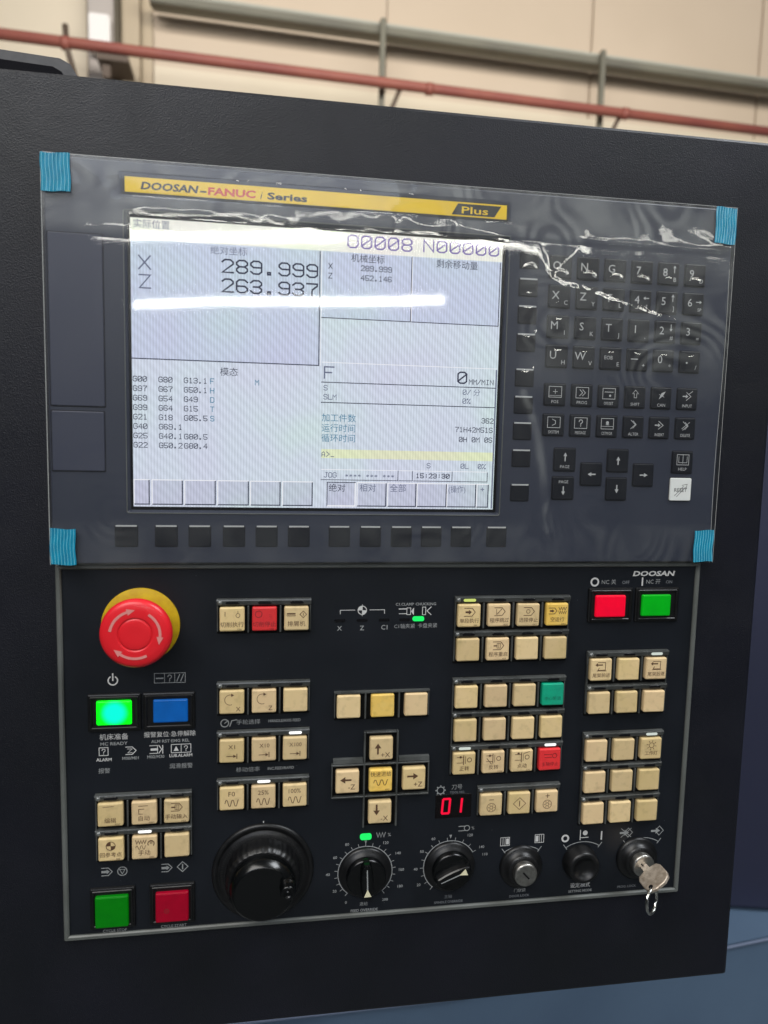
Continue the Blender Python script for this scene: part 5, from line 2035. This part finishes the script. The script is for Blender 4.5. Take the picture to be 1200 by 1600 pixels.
def seg7(x, y, w_, h_, on):
    q = MB()
    s_ = 0.14  # slant
    def P_(u, v):
        return (x + u * w_ - s_ * (v) * h_ * 0.5, y + v * h_)
    S = dict(a=((.12, 0), (.88, 0)), d=((.12, 1), (.88, 1)), g=((.12, .5), (.88, .5)), f=((0, .07), (0, .43)), e=((0, .57), (0, .93)), b=((1, .07), (1, .43)), c=((1, .57), (1, .93)))
    for k in on:
        q.stroke([P_(*S[k][0]), P_(*S[k][1])], 1.45, 1.35)
    q.build('digit', 'led_red', td)


seg7(186.6, 344.4, 4.6, 9.6, 'abcdef')
seg7(194.4, 344.4, 4.6, 9.6, 'bc')
sym(lambda q: (q.stroke(circ(184.8, 338.6, 2.3, 14), 0.6, P0, 0, True), [q.poly(circ(184.8 + 3.0 * math.cos(k * math.pi / 4), 338.6 + 3.0 * math.sin(k * math.pi / 4), 0.5, 6), P0) for k in range(8)]), 'print_grey')
pt('刀号', 195.4, 336.8, 2.7, 'print_grey')
pt('TOOL NO.', 195.8, 340.3, 1.5, 'print_dim')

# ---- printed legends on the plate
sym(lambda q: (q.stroke(arc(-13.3, 260.6, 2.6, -55, 235, 22), 0.75, P0), q.stroke([(-13.3, 256.6), (-13.3, 260.4)], 0.75, P0)), 'print_white')


def triple(q):
    q.stroke(rect4(10.0, 27.6, 257.0, 262.8), 0.35, P0, 0, True)
    q.stroke([(15.8, 257.0), (15.8, 262.8)], 0.3, P0)
    q.stroke([(21.6, 257.0), (21.6, 262.8)], 0.3, P0)
    q.stroke([(11.2, 260.0), (14.8, 260.0)], 0.8, P0)
    qm(q, 18.7, 260.0, 3.8, P0)
    q.stroke([(22.8, 262.0), (24.4, 257.9)], 0.5, P0)
    q.stroke([(25.0, 262.0), (26.6, 257.9)], 0.5, P0)


sym(triple, 'print_grey')
pt('机床准备', -13.2, 294.6, 3.0, 'print_white')
pt('MC READY', -13.2, 298.7, 2.0, 'print_grey', xs=1.15)
pt('报警复位·急停解除', 18.6, 294.2, 2.7, 'print_white', xs=0.98)
pt('ALM RST·EMG REL', 18.8, 298.4, 1.9, 'print_grey', xs=1.05)
sym(lambda q: (q.stroke(rect4(-21.6, -16.6, 301.0, 305.8), 0.4, P0, 0, True), qm(q, -19.1, 303.4, 3.2, P0)), 'print_white')
sym(lambda q: (q.stroke([(-6.6, 301.2), (-3.0, 301.2), (-0.8, 303.5), (-3.0, 305.8), (-6.6, 305.8)], .45, P0), q.stroke([(-5.6, 302.4), (-3, 302.4), (-5.6, 304.8), (-3, 304.8)], .35, P0)), 'print_white')
sym(lambda q: (q.stroke([(7.0, 301.0), (11.4, 301.0), (11.4, 305.8), (7.0, 305.8)], .4, P0), q.stroke([(8.2, 303.4), (11, 303.4)], 1.4, P0), q.stroke([(12.2, 301), (13.8, 303.4), (12.2, 305.8)], .5, P0), q.stroke([(14.4, 301), (14.4, 305.8)], .5, P0)), 'print_white')
sym(lambda q: (q.stroke(rect4(19.3, 30.6, 300.8, 305.9), .4, P0, 0, True), q.stroke([(25.0, 300.8), (25.0, 305.9)], .35, P0), q.poly([(20.6, 304.8), (22.1, 301.8), (23.6, 304.8)], P0), qm(q, 27.8, 303.4, 3.2, P0)), 'print_white')
pt('ALARM', -19.0, 308.3, 2.0, 'print_white')
pt('M00/M01', -4.0, 308.0, 1.9, 'print_grey')
pt('M02/M30', 10.4, 307.8, 1.9, 'print_grey')
pt('LUB.ALARM', 24.8, 307.6, 1.9, 'print_white')
pt('报警', -18.9, 315.2, 2.5, 'print_grey')
pt('润滑报警', 24.9, 314.2, 2.5, 'print_grey')


def cyc(x, y):
    def d(q):
        q.stroke([(x - 3.4, y - 2.4), (x + .4, y - 2.4), (x + 2.6, y), (x + .4, y + 2.4), (x - 3.4, y + 2.4)], 0.5, P0)
        q.stroke([(x - 2.8, y), (x - .4, y)], 1.5, P0)
        q.poly([(x - .6, y - 1.5), (x + 1.2, y), (x - .6, y + 1.5)], P0)
    return d


sym(cyc(-18.0, 378.3), 'print_grey')
sym(lambda q: (q.stroke(circ(-9.6, 378.5, 2.7, 18), .5, P0, 0, True), q.stroke([(-11.2, 377.4), (-8.0, 377.4), (-9.6, 380.2)], .4, P0, 0, True)), 'print_grey')
sym(cyc(16.6, 378.3), 'print_grey')
sym(lambda q: (q.stroke([(22.2, 378.2), (25.4, 375.0), (28.6, 378.2), (25.4, 381.4)], .5, P0, 0, True), q.stroke([(25.4, 376.8), (25.4, 379.6)], .7, P0)), 'print_grey')
pt('CYCLE STOP', -14.4, 416.0, 1.8, 'print_grey')
pt('CYCLE START', 20.0, 416.0, 1.8, 'print_grey')
# axis reference symbol
def axis_ref(q):
    q.stroke([(118.8, 223.0), (118.8, 220.7), (127.6, 220.7)], 0.35, P0)
    q.stroke([(136.8, 220.7), (145.9, 220.7), (145.9, 223.0)], 0.35, P0)
    q.stroke(circ(132.2, 220.9, 2.6, 20), 0.5, P0, 0, True)
    q.poly([(132.2, 220.9)] + arc(132.2, 220.9, 2.5, 180, 270, 6), P0)
    q.poly([(132.2, 220.9)] + arc(132.2, 220.9, 2.5, 0, 90, 6), P0)
    q.stroke([(132.2, 217.4), (132.2, 224.4)], 0.3, P0)


sym(axis_ref, 'print_white')
for x in (118.6, 132.2, 145.8, 158.6):
    q = MB()
    q.loft([rr(x - 3.4, x + 3.4, 226.2, 228.0, 0.8, i, h, 3) for h, i in ((1.0, 0), (1.35, .1))])
    q.build('unlit_window', 'frame' if x < 0 else 'slot', op)
pt('X', 118.5, 231.8, 2.9, 'print_grey')
pt('Z', 132.2, 231.8, 2.9, 'print_grey')
pt('C1', 146.0, 231.6, 2.9, 'print_grey')
pt('C1轴夹紧', 158.6, 231.2, 2.3, 'print_grey')
pt('卡盘夹紧', 173.0, 231.0, 2.3, 'print_grey')
pt('C1.CLAMP', 158.4, 217.4, 1.8, 'print_grey')
pt('CHUCKING', 171.6, 217.4, 1.8, 'print_grey')
sym(lambda q: (q.stroke([(155, 220.4), (159.6, 220.4)], .6, P0), q.stroke([(155, 223.4), (159.6, 223.4)], .4, P0), q.stroke(rect4(159.8, 162.2, 219.8, 224.0), .4, P0, 0, True), q.poly([(162.4, 222), (164.2, 219.6), (164.2, 224.4)], P0)), 'print_white')
sym(lambda q: (q.stroke(rect4(169.6, 171.6, 219.4, 224.2), .4, P0, 0, True), q.stroke([(175.0, 219.4), (172.4, 221.8), (175.0, 224.2)], .5, P0)), 'print_white')
# increment captions
sym(lambda q: (q.stroke(circ(50.4, 288.9, 2.3, 16), .6, P0, 0, True), q.stroke([(50.4, 288.9), (52.4, 287.4)], .5, P0), q.stroke([(53.4, 290.8), (54.6, 287.4), (57.4, 287.0)], .6, P0)), 'print_grey')
pt('手轮选择', 64.4, 288.6, 2.4, 'print_grey', xs=1.1)
pt('HANDLE/AXIS FEED', 86.0, 288.4, 1.8, 'print_grey', xs=0.9)
pt('移动倍率', 64.2, 318.5, 2.4, 'print_grey', xs=1.1)
pt('INC.FEED/RAPID', 84.0, 318.5, 1.8, 'print_grey', xs=0.9)
# maker's name and NC legends
pt('DOOSAN', 321.8, 199.2, 3.2, 'print_white', fit=28.5, bold=0.035, shear=0.25)
sym(lambda q: q.stroke(circ(281.4, 204.6, 2.4, 18), 1.1, P0, 0, True))
pt('NC 关', 291.0, 204.6, 2.7, 'print_grey')
pt('OFF', 302.6, 204.9, 2.1, 'print_dim')
sym(lambda q: q.stroke([(314.0, 202.4), (314.0, 206.8)], 1.0, P0))
pt('NC 开', 321.6, 204.6, 2.7, 'print_grey')
pt('ON', 332.6, 204.8, 2.1, 'print_dim')
# stray specks on the plate and cabinet face
q = MB()
for k in range(60):
    x, y = random.uniform(-36, 346), random.uniform(198, 414)
    q.poly(circ(x, y, random.uniform(0.08, 0.22), 5), P0 - 0.02)
q.build('dust', 'print_dim', op, kind='stuff')
